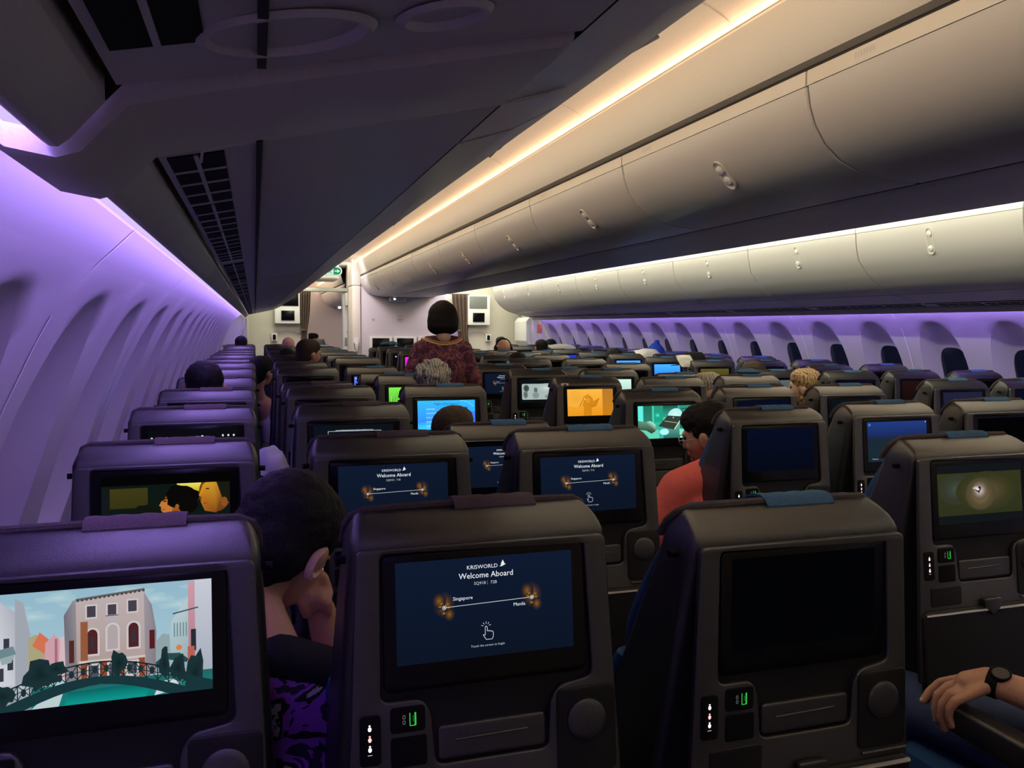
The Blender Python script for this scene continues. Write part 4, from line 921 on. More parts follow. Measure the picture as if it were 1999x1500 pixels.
SHOW = {('A', 0): (p_venice, 'showing a canal with palaces and a bridge'), ('A', 1): (p_film, 'showing two film faces in yellow light'), ('A', 2): (p_menu, 'showing a film menu with a pale thumbnail'), ('A', 3): (p_blue, 'with a blue screen'),
        ('B', 0): (lambda: p_welcome('72B'), 'with a welcome screen for 72B'), ('B', 1): (lambda: p_welcome('71B'), 'with a welcome screen for 71B'), ('B', 2): (p_popup, 'with outlined boxes on a dark screen'),
        ('C', 1): (lambda: p_welcome('71C'), 'with a welcome screen for 71C'), ('C', 2): (lambda: p_welcome('70C'), 'reclined, with a half hidden welcome screen'), ('C', 3): (p_flight, 'with a blue flight information screen'), ('C', 4): (p_green, 'with a bright green screen'), ('C', 6): (p_blue, 'with a small violet-blue screen'),
        ('D', 0): (p_burst, 'showing a bright burst in brown haze'), ('D', 1): (p_dim, 'with a dark navy screen'), ('E', 1): (p_map, 'with a blue and teal map screen'), ('D', 2): (p_teal, 'showing a hand and tablet in teal light'), ('D', 3): (p_orange, 'showing an orange film scene'), ('D', 4): (p_grey, 'showing a grey picture of pale figures'), ('D', 5): (lambda: p_welcome('67D'), 'with a small welcome screen'),
        ('F', 2): (p_list, 'with a dark list of three dots'), ('E', 2): (p_dim, 'with a dark navy screen'), ('D', 8): (p_photo, 'showing a seaside picture'), ('D', 9): (p_magenta, 'with a magenta screen'), ('D', 10): (p_welcome_icons, 'with white icons on black'),
        ('H', 5): (p_plain('384048', '5a6468'), 'with a grey picture'), ('H', 8): (p_plain('1a60c0', '40a0ff', 1.4), 'with a bright blue strip of screen'), ('H', 7): (p_plain('1a60c0', '40a0ff', 1.4), 'with a light blue screen'), ('J', 3): (p_dim, 'with a dim screen'), ('J', 4): (p_red, 'with a dim reddish screen'), ('H', 3): (p_plain('1c1c30', '242440', .9), 'with a dim violet screen'), ('H', 4): (p_dim, 'with a blue headrest cloth'), ('J', 5): (p_plain('303438', '484c48'), 'with a dull grey screen'), ('F', 3): (p_grey, 'showing a dull grey picture'), ('E', 4): (p_plain('88b8a8', 'c8e8d8', 1.2), 'with a pale green screen'), ('H', 10): (p_plain('101c80', '2038c0', 1.2), 'with a deep blue screen'), ('H', 6): (p_plain('343014', '5a5420'), 'with a dim olive screen')}
_cache = {}
def screen_mesh(fn):
    if fn not in _cache: _cache[fn] = fn().me('screen', PM @ Matrix.Translation((0, -.1275, .0092)) @ Matrix.Diagonal((1, .96, 1, 1)), (.128, .072))
    return _cache[fn]
COLX = dict(A=-.185, B=.305, C=.795, D=1.66, E=2.15, F=2.64, H=3.505, J=3.995, K=4.485)
COLN = dict(A='left window column', B='left middle column', C='left aisle column', D='first centre column', E='middle centre column', F='last centre column', H='right aisle column', J='right middle column', K='right window column')
ROWY = {c: [(1.16 if c in 'ABC' else 1.60 if c in 'DEF' else 1.02)+.80*k for k in range(15)] for c in COLX}
RECL = {('C', 0): (4.8, -.012), ('C', 2): (7, .030), ('D', 1): (1.5, 0)}
FIRST = dict(A=0, B=0, C=0, D=0, E=1, F=1, H=3, J=3, K=4)
LAST = dict(A=13, B=13, C=13, D=12, E=12, F=12, H=13, J=13, K=13)
rs = random.Random(11)
SEATS = {}
PLAIN = 'back_shell rear_cover recess_panel screen_bezel headrest headrest_cloth top_piping back_cushion cup_holder seat_cushion'.split()
def make_seat(c, k, y=None, n=None):
    y = ROWY[c][k]+(rs.uniform(-.012, .012) if k > 3 else 0) if y is None else y; x = COLX[c]
    fn, what = SHOW.get((c, k), (p_off, ''))
    n = k-FIRST[c] if n is None else n
    if what: label = 'seat back %s, %s in the %s' % (what, lab(n), COLN[c])
    else: label = 'dark seat back with screen off, %s in the %s' % (lab(n), COLN[c])
    t = empty('economy_seat', (x, y, 0), label, 'aircraft seat', 'seats of the %s' % COLN[c])
    far = y > 6.2; M_ = None
    deg, drop = RECL.get((c, k), (rs.choice([0, 0, 0, .6, 1.2, -.4]) if y > 3 else 0, 0))
    if y > 3.4 and rs.random() < .18: deg, drop = 4, .012
    if abs(deg) > .01: M_ = reclined(deg, drop)
    made = {}
    for name, (o, back, par) in PARTS.items():
        if far and (name not in PLAIN): continue
        if name == 'armrest2' and c not in 'CFK': continue
        p = o.copy(); S.collection.objects.link(p); made[name] = p
        if par: p.parent = made[par]
        else:
            p.parent = t
            if back and M_ is not None: p.matrix_basis = M_
    cloth = made['headrest_cloth']; fab = BROWN if c in 'EJ' else BLUE
    for nm in ('headrest', 'back_cushion', 'seat_cushion'):
        if nm in made and fab is not BLUE: made[nm].material_slots[0].link = 'OBJECT'; made[nm].material_slots[0].material = fab
    if c in 'AB': cloth.material_slots[0].link = 'OBJECT'; cloth.material_slots[0].material = CLOTHD
    s = link('screen', screen_mesh(fn), made['screen_bezel'])
    SEATS[c, k] = t
    return t
for c in COLX:
    for k in range(FIRST[c], LAST[c]+1): make_seat(c, k)
make_seat('D', 0, .75, 0)['label'] = 'seat at the lower right edge whose armrest carries the watch-wearing arm'
for o, *_ in list(PARTS.values()): bpy.data.objects.remove(o)
# seats of the forward cabin glimpsed through the openings
# ================================================================ people
VX = None
def face_head(c, yawd, pitchd=0, rolld=0, s=1.0, skin=SKIN, extra=(), parent=None, name='person', torso=()):
    """head looking along +y before turning; returns the body mesh and the head matrix"""
    H = Matrix.Translation(c) @ Matrix.Rotation(math.radians(yawd), 4, 'Z') @ Matrix.Rotation(math.radians(pitchd), 4, 'X') @ Matrix.Rotation(math.radians(rolld), 4, 'Y') @ Matrix.Scale(s, 4)
    R = H.to_3x3().normalized().to_quaternion(); e = []
    def el(p, r, q=None): e.append(('e', tuple(H @ Vector(p)), tuple(v*s for v in r), R if q is None else R @ q))
    el((0, -.012, .030), (.074, .092, .080)); el((0, .030, -.010), (.064, .060, .082)); el((0, .050, -.055), (.046, .040, .045)); el((0, .078, -.088), (.020, .016, .014))
    el((0, .090, -.018), (.012, .020, .026)); el((0, .100, -.034), (.013, .014, .011)); el((0, .088, -.062), (.024, .010, .007))
    el((0, .078, .020), (.052, .016, .012))
    for k in (-1, 1):
        el((k*.034, .062, -.028), (.022, .022, .022)); el((k*.078, -.008, -.008), (.010, .020, .032)); el((k*.084, -.016, .002), (.008, .016, .020))
    e.append(('c', [(tuple(H @ Vector((0, -.022, -.03))), .052*s), (tuple(H @ Vector((0, -.030, -.13))), .052*s)]))
    return e, H
def eyes(H, parent, s=1):
    for k in (-1, 1):
        b = MB(); R = []
        for j in range(7):
            a = math.pi*j/6; R.append([tuple(H @ Vector((k*.031+.0125*math.sin(a)*math.cos(t), .076+.0125*math.sin(a)*math.sin(t)*.9, .004+.0105*math.cos(a)))) for t in [i*math.pi/5 for i in range(10)]])
        b.rings(R, cap=False); b.build('eye', WHITEP if False else GLOSS, parent)
def hair_cap(H, parent, m, style='short', s=1.0, disp=.003, name='hair', scale=60):
    R = H.to_3x3().normalized().to_quaternion(); e = []
    def el(p, r, q=None): e.append(('e', tuple(H @ Vector(p)), tuple(v*s for v in r), R if q is None else R @ q))
    el((0, -.022, .040), (.082, .094, .083)); el((0, .018, .062), (.072, .072, .058))
    if style in ('short', 'curly'): el((0, -.050, -.010), (.074, .062, .070)); el((0, -.058, -.050), (.056, .040, .040))
    if style == 'curly':
        for i in range(46):
            a = random.uniform(0, 2*math.pi); u = random.uniform(-.15, 1); q = math.sqrt(1-u*u)
            el((.080*q*math.cos(a), -.02+.092*q*math.sin(a)*(1 if math.sin(a) < 0 else .8), .042+.082*u), (.017, .017, .014))
    if style == 'bob':
        el((0, -.020, .020), (.100, .100, .098)); el((0, -.022, -.020), (.108, .100, .100)); el((0, -.024, -.060), (.108, .096, .062))
    if style == 'long': el((0, -.030, -.05), (.088, .085, .10)); el((0, -.035, -.14), (.085, .07, .09))
    return blob(name, e, VX or .007*s, m, parent, disp=disp, dscale=scale, it=12 if style == 'bob' else 2)
PUSH = .17
def person(c, label, yawd=0, pitchd=0, rolld=0, s=1.0, skin=SKIN, hair=HAIRB, style='short', shirt=BLKC, torso=True, arms=(), group=None, disp=.003, eye=True, sw=.19):
    global VX
    c = Vector(c); f = 1+PUSH/c.y; c = Vector((c.x*f, c.y*f, Z((c.z-CZ-.03)*f))) if c.y < 14 else c; VX = .007 if c.y < 4.2 else .010 if c.y < 7 else .014
    e, H = face_head(c, yawd, pitchd, rolld, s, skin)
    nb = H @ Vector((0, -.030, -.13)); body = list(e)
    sh = Vector((c.x, c.y+.03, c.z-.26))
    body.append(('c', [(tuple(nb), .05*s), (tuple(sh), .06)]))
    for a in arms: body.append(('c', a))
    if torso: body.append(('c', [((sh.x-.13, sh.y, sh.z-.02), .05), ((sh.x+.13, sh.y, sh.z-.02), .05)])); body.append(('c', [(tuple(sh), .09), ((sh.x, sh.y-.02, sh.z-.40), .11)]))
    o = blob('person', body, VX, skin); tag(o, label, 'person', group)
    if eye and c.y < 7: eyes(H, o)
    if hair is not None: hair_cap(H, o, hair, style, s, disp)
    if torso and shirt is not None:
        x, y, z = sh
        t = [('c', [((x-sw+.05, y, z-.035), .062), ((x, y, z+.005), .075), ((x+sw-.05, y, z-.035), .062)]), ('e', (x, y-.01, z-.20), (.165, .105, .22)), ('e', (x, y-.01, z-.42), (.16, .11, .16))]
        for k in (-1, 1): t.append(('c', [((x+k*(sw-.05), y, z-.04), .062), ((x+k*(sw+.03), y+.05, z-.26), .052), ((x+k*(sw-.02), y+.24, z-.38), .042)]))
        blob('shirt', t, .013 if c.y < 5 else .02, shirt, o, disp=.002, dscale=20)
    VX = None
    return o, H
Z = lambda h: CZ+h
# --- head propped on a hand, seen in the gap between the two nearest left seats
c = Vector((.046, 1.47, Z(-.385)))
e, H = face_head(c, -30, -34, 16, 1.0)
body = list(e)+[('c', [(tuple(H @ Vector((0, -.03, -.11))), .054), ((.0, 1.37, Z(-.56)), .075)]), ('e', (-.02, 1.38, Z(-.62)), (.13, .08, .08))]
e0 = Vector((.155, 1.52, Z(-.70))); w0 = Vector((.108, 1.505, Z(-.520)))
body.append(('c', [((.08, 1.40, Z(-.62)), .05), (tuple(e0), .04), (tuple(w0), .027)]))
fist = w0+Vector((-.008, -.004, .035)); body.append(('e', tuple(fist), (.030, .026, .036)))
for i in range(4):
    a = fist+Vector((-.022+.014*i, -.022, .022-.012*abs(i-1.5))); body.append(('c', [(tuple(a), .0095), (tuple(a+Vector((-.004, -.016, -.014))), .009), (tuple(a+Vector((.002, -.006, -.034))), .008)]))
body.append(('c', [(tuple(fist+Vector((.02, -.012, .0))), .011), (tuple(fist+Vector((.012, -.020, .034))), .0095)]))
o = blob('person', body, .005, SKIN, it=3); tag(o, 'dark haired person in patterned top leaning head on hand between two near seats', 'person')
hair_cap(H, o, HAIRB, 'short', 1.08, .004)
b = MB(); ear = H @ Vector((.087, -.012, -.010))
R = []
for r, h in ((.010, .000), (.020, .006), (.026, .004), (.027, -.004), (.020, -.008)):
    R.append([tuple(H @ Vector((.082+h*1.3, -.018+r*.72*math.cos(i*math.pi/8), -.012+r*1.15*math.sin(i*math.pi/8)))) for i in range(16)])
b.rings(R); b.build('ear', SKIN2, o)
t = [('c', [((-.16, 1.36, Z(-.66)), .07), ((.0, 1.35, Z(-.60)), .085), ((.13, 1.38, Z(-.66)), .065), ((.17, 1.46, Z(-.80)), .052)]), ('e', (-.02, 1.37, Z(-.82)), (.19, .11, .25))]
blob('shirt', t, .010, PRINT, o, disp=.002, dscale=20)
blob('collar', [('c', [((-.10, 1.35, Z(-.575)), .05), ((.02, 1.34, Z(-.545)), .052), ((.10, 1.37, Z(-.58)), .045)])], .008, BLKC, o)
# --- passenger in a coral shirt leaning into the left aisle
c = Vector((1.575, 2.62, Z(-.385)))
e, H = face_head(c, 38, -12, -10, .98)
body = list(e)+[('c', [(tuple(H @ Vector((0, -.03, -.11))), .05), ((1.60, 2.53, Z(-.54)), .07)]), ('c', [((1.42, 2.55, Z(-.60)), .045), ((1.342, 2.56, Z(-.76)), .044), ((1.36, 2.66, Z(-.86)), .034), ((1.42, 2.86, Z(-.80)), .026)])]
h0 = Vector((1.43, 2.90, Z(-.79))); body.append(('e', tuple(h0), (.035, .045, .018)))
for i in range(4): body.append(('c', [(tuple(h0+Vector((-.027+.018*i, .03, 0))), .009), (tuple(h0+Vector((-.03+.02*i, .065, -.006))), .0085), (tuple(h0+Vector((-.028+.018*i, .085, -.022))), .0075)]))
body.append(('c', [(tuple(h0+Vector((.03, -.01, 0))), .011), (tuple(h0+Vector((.055, .03, -.006))), .009)]))
o = blob('person', body, .006, SKIN); tag(o, 'passenger in coral t-shirt and glasses leaning into the left aisle', 'person')
hair_cap(H, o, HAIRB, 'short', 1.0, .005, scale=45); eyes(H, o)
b = MB(); b.tube([tuple(H @ Vector(p)) for p in ((-.082, 0, .004), (-.078, .06, .006), (-.062, .092, .004))], .0018, 6)
for k in (-1, 1): b.tube([tuple(H @ Vector((k*.033+.024*math.cos(i*math.pi/8), .096, .000+.018*math.sin(i*math.pi/8)))) for i in range(17)], .0016, 6)
b.tube([tuple(H @ Vector(p)) for p in ((-.010, .098, .004), (.010, .098, .004))], .0016, 6); b.build('glasses', METAL, o)
t = [('c', [((1.455, 2.54, Z(-.555)), .075), ((1.55, 2.52, Z(-.525)), .085), ((1.66, 2.50, Z(-.52)), .085), ((1.76, 2.50, Z(-.55)), .066)]), ('e', (1.60, 2.50, Z(-.72)), (.20, .115, .24)), ('c', [((1.42, 2.545, Z(-.565)), .072), ((1.365, 2.56, Z(-.68)), .070), ((1.345, 2.57, Z(-.745)), .064)]), ('c', [((1.47, 2.54, Z(-.60)), .08), ((1.46, 2.54, Z(-.80)), .09)]), ('c', [((1.77, 2.5, Z(-.55)), .066), ((1.84, 2.56, Z(-.72)), .055)])]
blob('shirt', t, .009, RED, o, disp=.003, dscale=14)
# --- flight attendant standing in the left aisle, back turned
AX, AY = 1.205, 5.42
c = Vector((AX, AY, Z(.055)))
e, H = face_head(c, 0, -6, 0, .97)
body = list(e)+[('c', [(tuple(H @ Vector((0, -.03, -.12))), .046), ((AX, AY+.01, Z(-.12)), .045)]),
    ('c', [((AX-.15, AY+.01, Z(-.16)), .04), ((AX+.15, AY+.01, Z(-.16)), .04)]), ('c', [((AX, AY+.01, Z(-.20)), .075), ((AX, AY, Z(-.50)), .095), ((AX, AY-.01, Z(-.66)), .13)])]
for k in (-1, 1):
    sh = Vector((AX+k*.165, AY, Z(-.165))); el_ = Vector((AX+k*.235, AY+.02, Z(-.41))); wr = Vector((AX+k*.135, AY+.20, Z(-.33 if k > 0 else -.40)))
    body.append(('c', [(tuple(sh), .040), (tuple(el_), .034), (tuple(wr), .024)]))
    h0 = wr+Vector((-k*.03, .05, .0)); body.append(('e', tuple(h0), (.028, .042, .016)))
    for i in range(4): body.append(('c', [(tuple(h0+Vector((-.02+.013*i, .03, 0))), .0085), (tuple(h0+Vector((-.022+.014*i, .065, -.01))), .008), (tuple(h0+Vector((-.02+.013*i, .08, -.03))), .007)]))
    body.append(('c', [(tuple(h0+Vector((-k*.024, -.01, .0))), .01), (tuple(h0+Vector((-k*.044, .03, -.005))), .0085)]))
    body.append(('c', [((AX+k*.075, AY, Z(-.70)), .085), ((AX+k*.07, AY, Z(-1.02)), .055), ((AX+k*.065, AY-.02, Z(-1.35)), .036), ((AX+k*.065, AY+.02, Z(-1.41)), .03), ((AX+k*.07, AY+.12, Z(-1.42)), .022)]))
o = blob('person', body, .0075, SKIN2); tag(o, 'flight attendant with black bob and batik uniform standing in the aisle, back turned', 'person')
e2 = []; Rq = H.to_3x3().normalized().to_quaternion()
hair_cap(H, o, HAIRB, 'bob', 1.0, .0012, scale=25); eyes(H, o)
t = [('c', [((AX-.150, AY, Z(-.155)), .060), ((AX-.06, AY-.005, Z(-.128)), .070), ((AX+.06, AY-.005, Z(-.128)), .070), ((AX+.150, AY, Z(-.155)), .060)]), ('e', (AX, AY, Z(-.26)), (.170, .105, .17)), ('e', (AX, AY, Z(-.46)), (.135, .095, .16)), ('e', (AX, AY, Z(-.62)), (.165, .12, .12))]
for k in (-1, 1): t.append(('c', [((AX+k*.150, AY, Z(-.165)), .060), ((AX+k*.232, AY+.01, Z(-.37)), .050), ((AX+k*.238, AY+.03, Z(-.42)), .050), ((AX+k*.150, AY+.17, Z(-.35 if k > 0 else -.41)), .036)]))
UT = blob('uniform_top', t, .009, BATIK, o, disp=.003, dscale=16)
blob('uniform_skirt', [('c', [((AX, AY, Z(-.66)), .15), ((AX, AY, Z(-1.0)), .125), ((AX, AY, Z(-1.30)), .12)])], .012, BATIK, o)
COLR = mat('collar_ochre', (.62, .33, .12), .7); COLR2 = mat('collar_maroon', (.16, .04, .07), .7)
from mathutils.bvhtree import BVHTree
BV = BVHTree.FromPolygons([v.co for v in UT.data.vertices], [tuple(p.vertices) for p in UT.data.polygons])
def cpt(hw, zm, zs, t, off=.003):
    x = AX+hw*t; z = Z(zm+(zs-zm)*t*t); h = BV.ray_cast(Vector((x, AY-.6, z)), Vector((0, 1, 0)))
    if h[0] is None: return (x, AY, z)
    return tuple(h[0]+Vector((0, -off, 0))+h[1]*off*.5)
def band(a_, c_, m, nm, off=.003):
    b = MB(); R = []
    for k in range(4):
        u = k/3; R.append([cpt(*[p+(q-p)*u for p, q in zip(a_, c_)], -1+2*i/40, off) for i in range(41)])
    b.rings(R, cap=False, closed=False); return b.build(nm, m, o)
band((.088, -.076, -.062), (.124, -.100, -.068), COLR2, 'collar_band')
band((.126, -.103, -.070), (.132, -.108, -.072), COLR, 'collar_trim', .004); band((.137, -.113, -.075), (.147, -.124, -.080), COLR, 'collar_trim', .004)
b = MB()
for i in range(19):
    t = -.86+1.72*i/18; b.poly([cpt(.092, -.079, -.064, t-.022, .005), cpt(.092, -.079, -.064, t+.022, .005), cpt(.120, -.097, -.067, t+.022, .005), cpt(.120, -.097, -.067, t-.022, .005)])
b.build('collar_ticks', GRILL, o, smooth=False)
# --- arm with watch on the armrest, jeans, lower right (the sitter is outside the frame)
WR = Vector((1.462, 1.300, Z(-.735))); EL = Vector((1.62, 1.0, Z(-.770))); KN = Vector((1.399, 1.338, Z(-.757)))
body = [('c', [((1.76, .88, Z(-.45)), .055), (tuple(EL), .045), (tuple(EL.lerp(WR, .45)), .041), (tuple(WR), .027)]), ('c', [(tuple(WR), .027), (tuple(WR.lerp(KN, .5)), .026)])]
ax = (KN-WR).normalized(); sd = Vector((-.35, -.93, 0)).normalized()
FG = [[(1.441, 1.372, -.764), (1.436, 1.398, -.779), (1.420, 1.410, -.802), (1.405, 1.412, -.822)],
      [(1.412, 1.350, -.764), (1.395, 1.362, -.786), (1.392, 1.364, -.815), (1.395, 1.360, -.841)],
      [(1.392, 1.325, -.766), (1.380, 1.334, -.792), (1.380, 1.337, -.820), (1.388, 1.334, -.846)],
      [(1.378, 1.300, -.768), (1.370, 1.306, -.786), (1.371, 1.308, -.806), (1.378, 1.306, -.825)]]
tips = []
for i, fg in enumerate(FG):
    P = [Vector((x, y, Z(z))) for x, y, z in fg]; r = (.0098, .0102, .0098, .0085)[i]
    body.append(('c', [(tuple(WR+sd*(-.018+.012*i)), .015), (tuple(P[0]), r+.0016), (tuple(P[1]), r+.0004), (tuple(P[2]), r-.0006), (tuple(P[3]), r-.0016)]))
    tips.append((P[3], P[3]-P[2]))
# thumb lies along the inner side of the palm, away from the lens
th = WR-sd*.018; body.append(('c', [(tuple(th), .015), (tuple(th+ax*.022-sd*.032+Vector((0, 0, -.014))), .0118), (tuple(th+ax*.040-sd*.046+Vector((0, 0, -.036))), .0098)]))
body.append(('e', (1.74, .80, Z(-.55)), (.15, .11, .22)))
o = blob('person', body, .0038, SKIN, it=2); tag(o, 'arm and leg of a seated person in blue jeans, hand hanging over the armrest', 'person')
for p, d in tips:
    d = d.normalized(); u = Vector((-.9, .1, .35)); u = (u-d*u.dot(d)).normalized(); w = d.cross(u); b = MB()
    b.rings([[tuple(p+u*(.0078)+d*(-.002+.0055*r*math.cos(i*math.pi/6))+w*.0042*r*math.sin(i*math.pi/6)+u*(-.001*r*r)) for i in range(12)] for r in (1, .5, .05)], cap=False); b.build('finger_nail', NAIL, o)
t = [('c', [((1.72, .78, Z(-.88)), .095), ((1.60, 1.18, Z(-.885)), .088), ((1.505, 1.56, Z(-.90)), .070), ((1.50, 1.62, Z(-1.02)), .062), ((1.50, 1.52, Z(-1.34)), .050)]), ('c', [((1.86, .78, Z(-.90)), .09), ((1.84, 1.16, Z(-.92)), .08), ((1.80, 1.40, Z(-.94)), .07), ((1.78, 1.40, Z(-1.34)), .05)])]
blob('jeans', t, .011, JEAN, o, disp=.003, dscale=16)
blob('dark_top', [('c', [((1.74, .80, Z(-.45)), .085), ((1.66, .92, Z(-.66)), .062)]), ('e', (1.78, .76, Z(-.60)), (.17, .12, .26))], .010, NAVY, o, disp=.002)
wt = empty('wristwatch', tuple(WR), 'black round-faced wristwatch on the wrist at the lower right', 'watch')
wax = (EL-WR).normalized(); u = Vector((0, 0, 1)); u = (u-wax*u.dot(wax)).normalized(); w = wax.cross(u); C0 = WR+wax*.012; b = MB()
b.rings([[tuple(C0+wax*h+(u*math.sin(i*math.pi/12)*.0295+w*math.cos(i*math.pi/12)*.0305)*k) for i in range(24)] for h, k in ((-.011, .98), (-.011, 1.07), (.011, 1.07), (.011, .98))], cap=False)
chd(b.build('strap', GRILL, wt), wt); b = MB()
dirn = (u*.86-w*.0+sd*.5).normalized(); a1 = wax; a2 = dirn.cross(a1).normalized(); CC = C0+dirn*.031
b.rings([[tuple(CC+dirn*h+(a1*math.cos(i*math.pi/14)+a2*math.sin(i*math.pi/14))*r) for i in range(28)] for r, h in ((.019, -.006), (.0205, .001), (.020, .005), (.0175, .006), (.0165, .004))]); ca = chd(b.build('case', GRILL, wt), wt); b = MB()
b.rings([[tuple(CC+dirn*.0045+(a1*math.cos(i*math.pi/14)+a2*math.sin(i*math.pi/14))*r) for i in range(28)] for r in (.0162, .001)], cap=False); b.build('dial', mat('watch_dial', (.10, .09, .09), .2), ca)
# --- other heads above the seat backs
person((.780, 3.73, Z(-.245)), 'person with curly grey hair in front of the blue flight information screen seat', hair=HAIRG, style='curly', skin=SKIN2, shirt=GREYC, disp=.004, s=1.0)
person((.690, 2.90, Z(-.370)), 'brown haired person low behind the reclined welcome-screen seat', yawd=-30, hair=HAIRBR, shirt=BLKC)
person((2.455, 4.12, Z(-.335)), 'fair grey-topped person in profile leaning left past a blue headrest', yawd=78, rolld=0, hair=HAIRG, skin=SKIN2, shirt=NAVY)
person((3.300, 4.36, Z(-.330)), 'long blond haired person leaning left beside a blue headrest', yawd=40, rolld=-14, hair=HAIRY, style='long', skin=SKIN2, shirt=GREYC, disp=.006)
person((-.205, 3.70, Z(-.235)), 'dark haired head rising over the left window seats, fourth row', hair=HAIRB)
person((-.170, 11.3, Z(-.225)), 'black haired head above the farthest left window seat', hair=HAIRB)
person((.040, 6.05, Z(-.300)), 'person in white sleeve leaning into the gap beside the left window seats', yawd=-40, rolld=10, hair=HAIRB, shirt=WHITEP)
person((.400, 6.55, Z(-.190)), 'brown rounded head leaning over the middle seats of the left block', yawd=-60, rolld=8, hair=HAIRBR, shirt=BLKC, s=1.0)
person((.290, 8.05, Z(-.300)), 'dark head low above the sixth visible seats of the left block', hair=HAIRB)
person((.410, 10.9, Z(-.240)), 'head with pink hairband near the left partition', hair=mat('pink_cap', (.75, .35, .38), .9), skin=SKIN2)
person((1.02, 15.4, Z(-.265)), 'person in black cap in side view beyond the left curtain', yawd=-80, hair=BLKC, skin=SKIN2, shirt=BLKC, s=1.1)
o, H = person((2.64, 8.75, Z(-.215)), 'bald person wearing over-ear headphones near the right curtain', hair=None, skin=SKIN, shirt=BLKC)
hp = empty('headphones', tuple(H.translation), 'black over-ear headphones on the bald head', 'headphones'); b = MB()
b.tube([tuple(H @ Vector((.092*math.cos(a), -.01, .02+.100*math.sin(a)))) for a in [math.radians(-5+190*i/16) for i in range(17)]], .007)
chd(b.build('headband', GRILL, hp), hp)
for k in (-1, 1):
    b = MB(); b.rings([[tuple(H @ Vector((k*(.080+h), -.008+r*math.cos(i*math.pi/8), -.005+r*1.2*math.sin(i*math.pi/8)))) for i in range(16)] for h, r in ((0, .030), (.006, .034), (.020, .032), (.026, .022))]); chd(b.build('ear_cup', GRILL, hp), hp)
person((2.15, 6.70, Z(-.300)), 'dark round head behind the centre seats right of the attendant', hair=HAIRB)
person((3.49, 7.65, Z(-.290)), 'dark haired head above the right aisle seats near a blue hood', hair=HAIRB)
o, H = person((3.96, 7.68, Z(-.265)), 'person wearing a royal blue hood in the right block', hair=None, skin=SKIN, shirt=ROYAL)
blob('hood', [('e', tuple(H @ Vector((0, -.02, .02))), (.105, .110, .115)), ('c', [(tuple(H @ Vector((0, -.02, .08))), .07), (tuple(H @ Vector((.01, -.03, .15))), .03)]), ('e', tuple(H @ Vector((0, -.03, -.10))), (.12, .10, .08))], .008, ROYAL, o, disp=.004, dscale=18)
person((3.50, 5.22, Z(-.320)), 'brown haired head above a dull grey picture seat on the right', hair=HAIRBR)
person((3.93, 5.05, Z(-.330)), 'dark brown haired head between the right block seats by the windows', hair=HAIRBR, style='long')
o, H = person((3.42, 5.95, Z(-.300)), 'person in a wide dark hat in the right aisle column', hair=None, skin=SKIN, shirt=BLKC)
b = MB(); R = []
for r, h in ((.001, .145), (.06, .140), (.085, .11), (.092, .05), (.11, .045), (.175, .035), (.178, .028), (.09, .035)): R.append([tuple(H @ Vector((r*math.cos(i*math.pi/12)*(1.1), -.01+r*math.sin(i*math.pi/12), h+.008*math.sin(i*math.pi/6)*(r > .1)))) for i in range(24)])
b.rings(R, cap=False); b.build('hat', BLKC, o)
for i, (x, y, z) in enumerate(((3.49, 9.9, -.24), (3.95, 10.8, -.25), (2.15, 9.9, -.25), (3.46, 11.6, -.23))):
    person((x, y, Z(z)), ['dark head in the rows before the right exit door, nearest of three', 'dark head in the rows before the right exit door, middle of three', 'dark head far back in the centre block', 'dark head nearest the right exit door'][i], hair=HAIRB, eye=False)
person((3.88, 3.62, Z(-.395)), 'grey-capped head low against a dark screen on the right', hair=GREYC) if False else None
# ================================================================ small things
def cloth(name, c, size, m, label, cat, rot=0, seed=0, tilt=0):
    b = MB(); N = 14; sx, sy, sz = size; V = []
    for i in range(N+1):
        r = []
        for j in range(N+1):
            u, v = i/N*2-1, j/N*2-1; h = sz*(1-abs(u)**2.6)*(1-abs(v)**2.6)+.25*sz*noise.noise(Vector((u*1.7+seed, v*1.7, seed)))
            r.append((u*sx/2*(1-.06*v*v), v*sy/2*(1-.06*u*u), h))
        V.append(r)
    b.rings(V, cap=False, closed=False); b.rings([[(x, y, -z*.7) for x, y, z in r] for r in V], cap=False, closed=False)
    o = b.build(name, m); o.matrix_world = Matrix.Translation(c) @ Matrix.Rotation(rot, 4, 'Z') @ Matrix.Rotation(tilt, 4, 'X'); return tag(o, label, cat)
cloth('pillow', (3.80, 7.50, Z(-.262)), (.30, .16, .05), WHITEP, 'white pillow beside the blue hood on the right', 'pillow', .2, 3, .5)
cloth('pillow', (.050, 3.02, Z(-.49)), (.11, .24, .05), GREYC, 'pale pillow squeezed between the left window and middle seats', 'pillow', .1, 5, .2)
cloth('blanket', (3.55, 9.3, Z(-.235)), (.34, .14, .03), GREYC, 'pale blanket lying over a seat top in the right block', 'blanket', 0, 8, .3)
cloth('blanket', (3.30, 5.86, Z(-.262)), (.17, .12, .02), PAPER, 'beige cloth corner hanging beside the wide dark hat', 'blanket', .3, 2, .9)
cloth('headrest_cover', (1.62, 10.3, Z(-.225)), (.26, .10, .035), CLOTHB, 'loose blue headrest cover on a far centre seat left of the attendant', 'headrest cover', 0, 4)
cloth('headrest_cover', (2.68, 4.05, Z(-.245)), (.15, .10, .018), CLOTHB, 'folded blue cloth on the headrest beside the balding person', 'headrest cover', 0, 6)
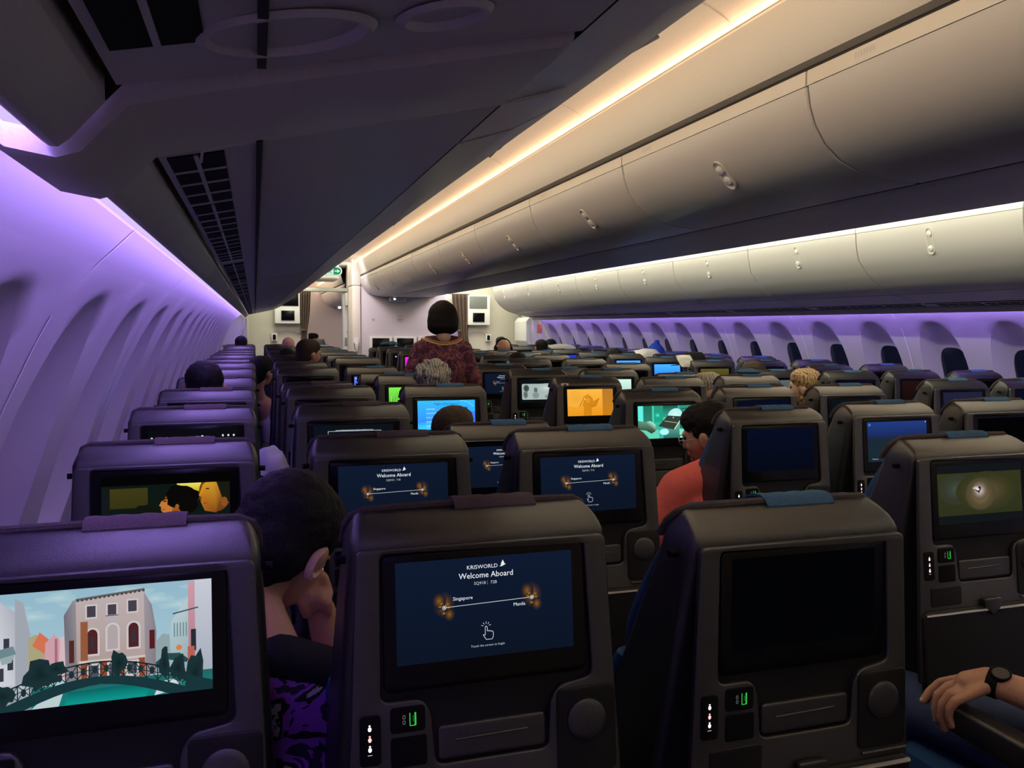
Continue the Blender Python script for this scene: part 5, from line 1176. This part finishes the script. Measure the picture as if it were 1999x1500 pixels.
def sticker(c, k, u, label):
    t = SEATS[c, k]; q = MB(); P = [(-.020, -.010), (.020, -.010), (.020, .010), (-.020, .010)]
    b = MB(); L = t.location
    b.box(L.x+u-.020, L.x+u+.020, L.y-.053, L.y-.0505, ZT-.044, ZT-.024); b.box(L.x+u-.006, L.x+u+.007, L.y-.054, L.y-.0528, ZT-.038, ZT-.029, 1)
    o = b.build('tag_sticker', [WHITEP, GRILL], smooth=False); tag(o, label, 'sticker')
sticker('D', 3, -.135, 'small white sticker on the top corner of the orange-screen seat')
sticker('B', 7, -.13, 'small white sticker on a far seat top of the left block')
# magazines in the pocket under the haze picture
L = SEATS['D', 0].location
for i, (m, w, h, lb) in enumerate(((mat('magazine_cover', (.18, .03, .04), .4), .130, .034, 'dark red magazine standing in the pocket under the haze picture'), (PAPER, .150, .050, 'white brochure leaning behind the red magazine in the seat pocket'))):
    b = MB(); b.box(-w/2, w/2, -.0015, .0015, -h, 0); o = b.build('magazine' if i == 0 else 'brochure', m, bev=.0005)
    o.matrix_world = Matrix.Translation((L.x-.006+.004*i, L.y-.075+.005*i, ZT-.232+.016*i)) @ Matrix.Rotation(-.10, 4, 'X') @ Matrix.Rotation(-.05, 4, 'Y'); tag(o, lb, 'magazine')
    if i == 0: b = MB(); b.poly([(-.005, -.0022, -.04), (.012, -.0022, -.04), (.034, -.0022, -.004), (.016, -.0022, -.004)]); b.build('cover_stripe', mat('cover_tan', (.45, .28, .16), .5), o, smooth=False)
b = MB(); V = []
for i in range(13):
    u = i/12; V.append([(L.x-.14+.16*u, L.y-.050, ZT-.45), (L.x-.14+.16*u, L.y-.062-.006*math.sin(u*3.1), ZT-.430+.012*math.sin(u*3.1)), (L.x-.14+.16*u, L.y-.052, ZT-.424+.012*math.sin(u*3.1))])
b.rings(V, cap=False, closed=False); tag(b.build('folded_paper', PAPER), 'cream paper edge sticking out of the lower pocket in front of the jeans knee', 'paper')
# orange cable beside the coral-shirt passenger
b = MB(); b.tube([(.998, 1.99, Z(-.33)), (1.006, 1.985, Z(-.36)), (1.004, 1.985, Z(-.42)), (1.000, 1.99, Z(-.50)), (1.006, 2.0, Z(-.60)), (.998, 2.02, Z(-.72))], .0022, 6)
tag(b.build('charging_cable', mat('orange_cable', (.75, .14, .04), .5)), 'thin orange cable hanging at the edge of the 71C seat', 'cable')
b = MB(); b.tube([(.555, 1.60, Z(-.615)), (.640, 1.58, Z(-.612))], .008, 8); b.tube([(.625, 1.575, Z(-.630)), (.625, 1.575, Z(-.668))], [.014, .016], 10)
b.tube([(.615, 1.56, Z(-.63)), (.590, 1.55, Z(-.70)), (.585, 1.55, Z(-.80)), (.60, 1.56, Z(-.88))], .003, 6)
tag(b.build('armrest_hinge', PANEL), 'pale armrest hinge bar with hanging cord in the gap beside the dark-screen seat', 'hinge')
# forward cabin seats beyond the curtains
for i, (x, y) in enumerate(((1.95, 17.2), (2.45, 17.2), (.55, 16.6), (1.02, 15.08))):
    b = MB(); L_ = []
    for z, w, ya, yb in ((.50, .22, 0, .12), (.9, .21, -.02, .10), (1.10, .20, -.03, .07), (1.20, .17, -.01, .05)): L_.append([(x+p, y+q, z) for p, q in rrect(-w, w, ya, yb, .03, 3)])
    b.rings(L_); b.box(x-.2, x+.2, y+.1, y+.55, .3, .5); b.box(x-.16, x+.16, y+.15, y+.5, 0, .31); o = b.build('forward_seat', SHELL); tag(o, 'dark seat beyond the left curtain, %s of the four from the aisle wall' % ['third', 'fourth', 'nearest', 'second'][i], 'aircraft seat', 'forward cabin seats')
    q = base('e8e8f0', .9) if i % 2 else base('20242c', .8); q.rect(-.1, .1, -.05, -.01, '303038'); link('screen', q.me('screen', Matrix.Translation((x, y-.034, 1.03)) @ Matrix.Rotation(math.pi/2, 4, 'X')), o)
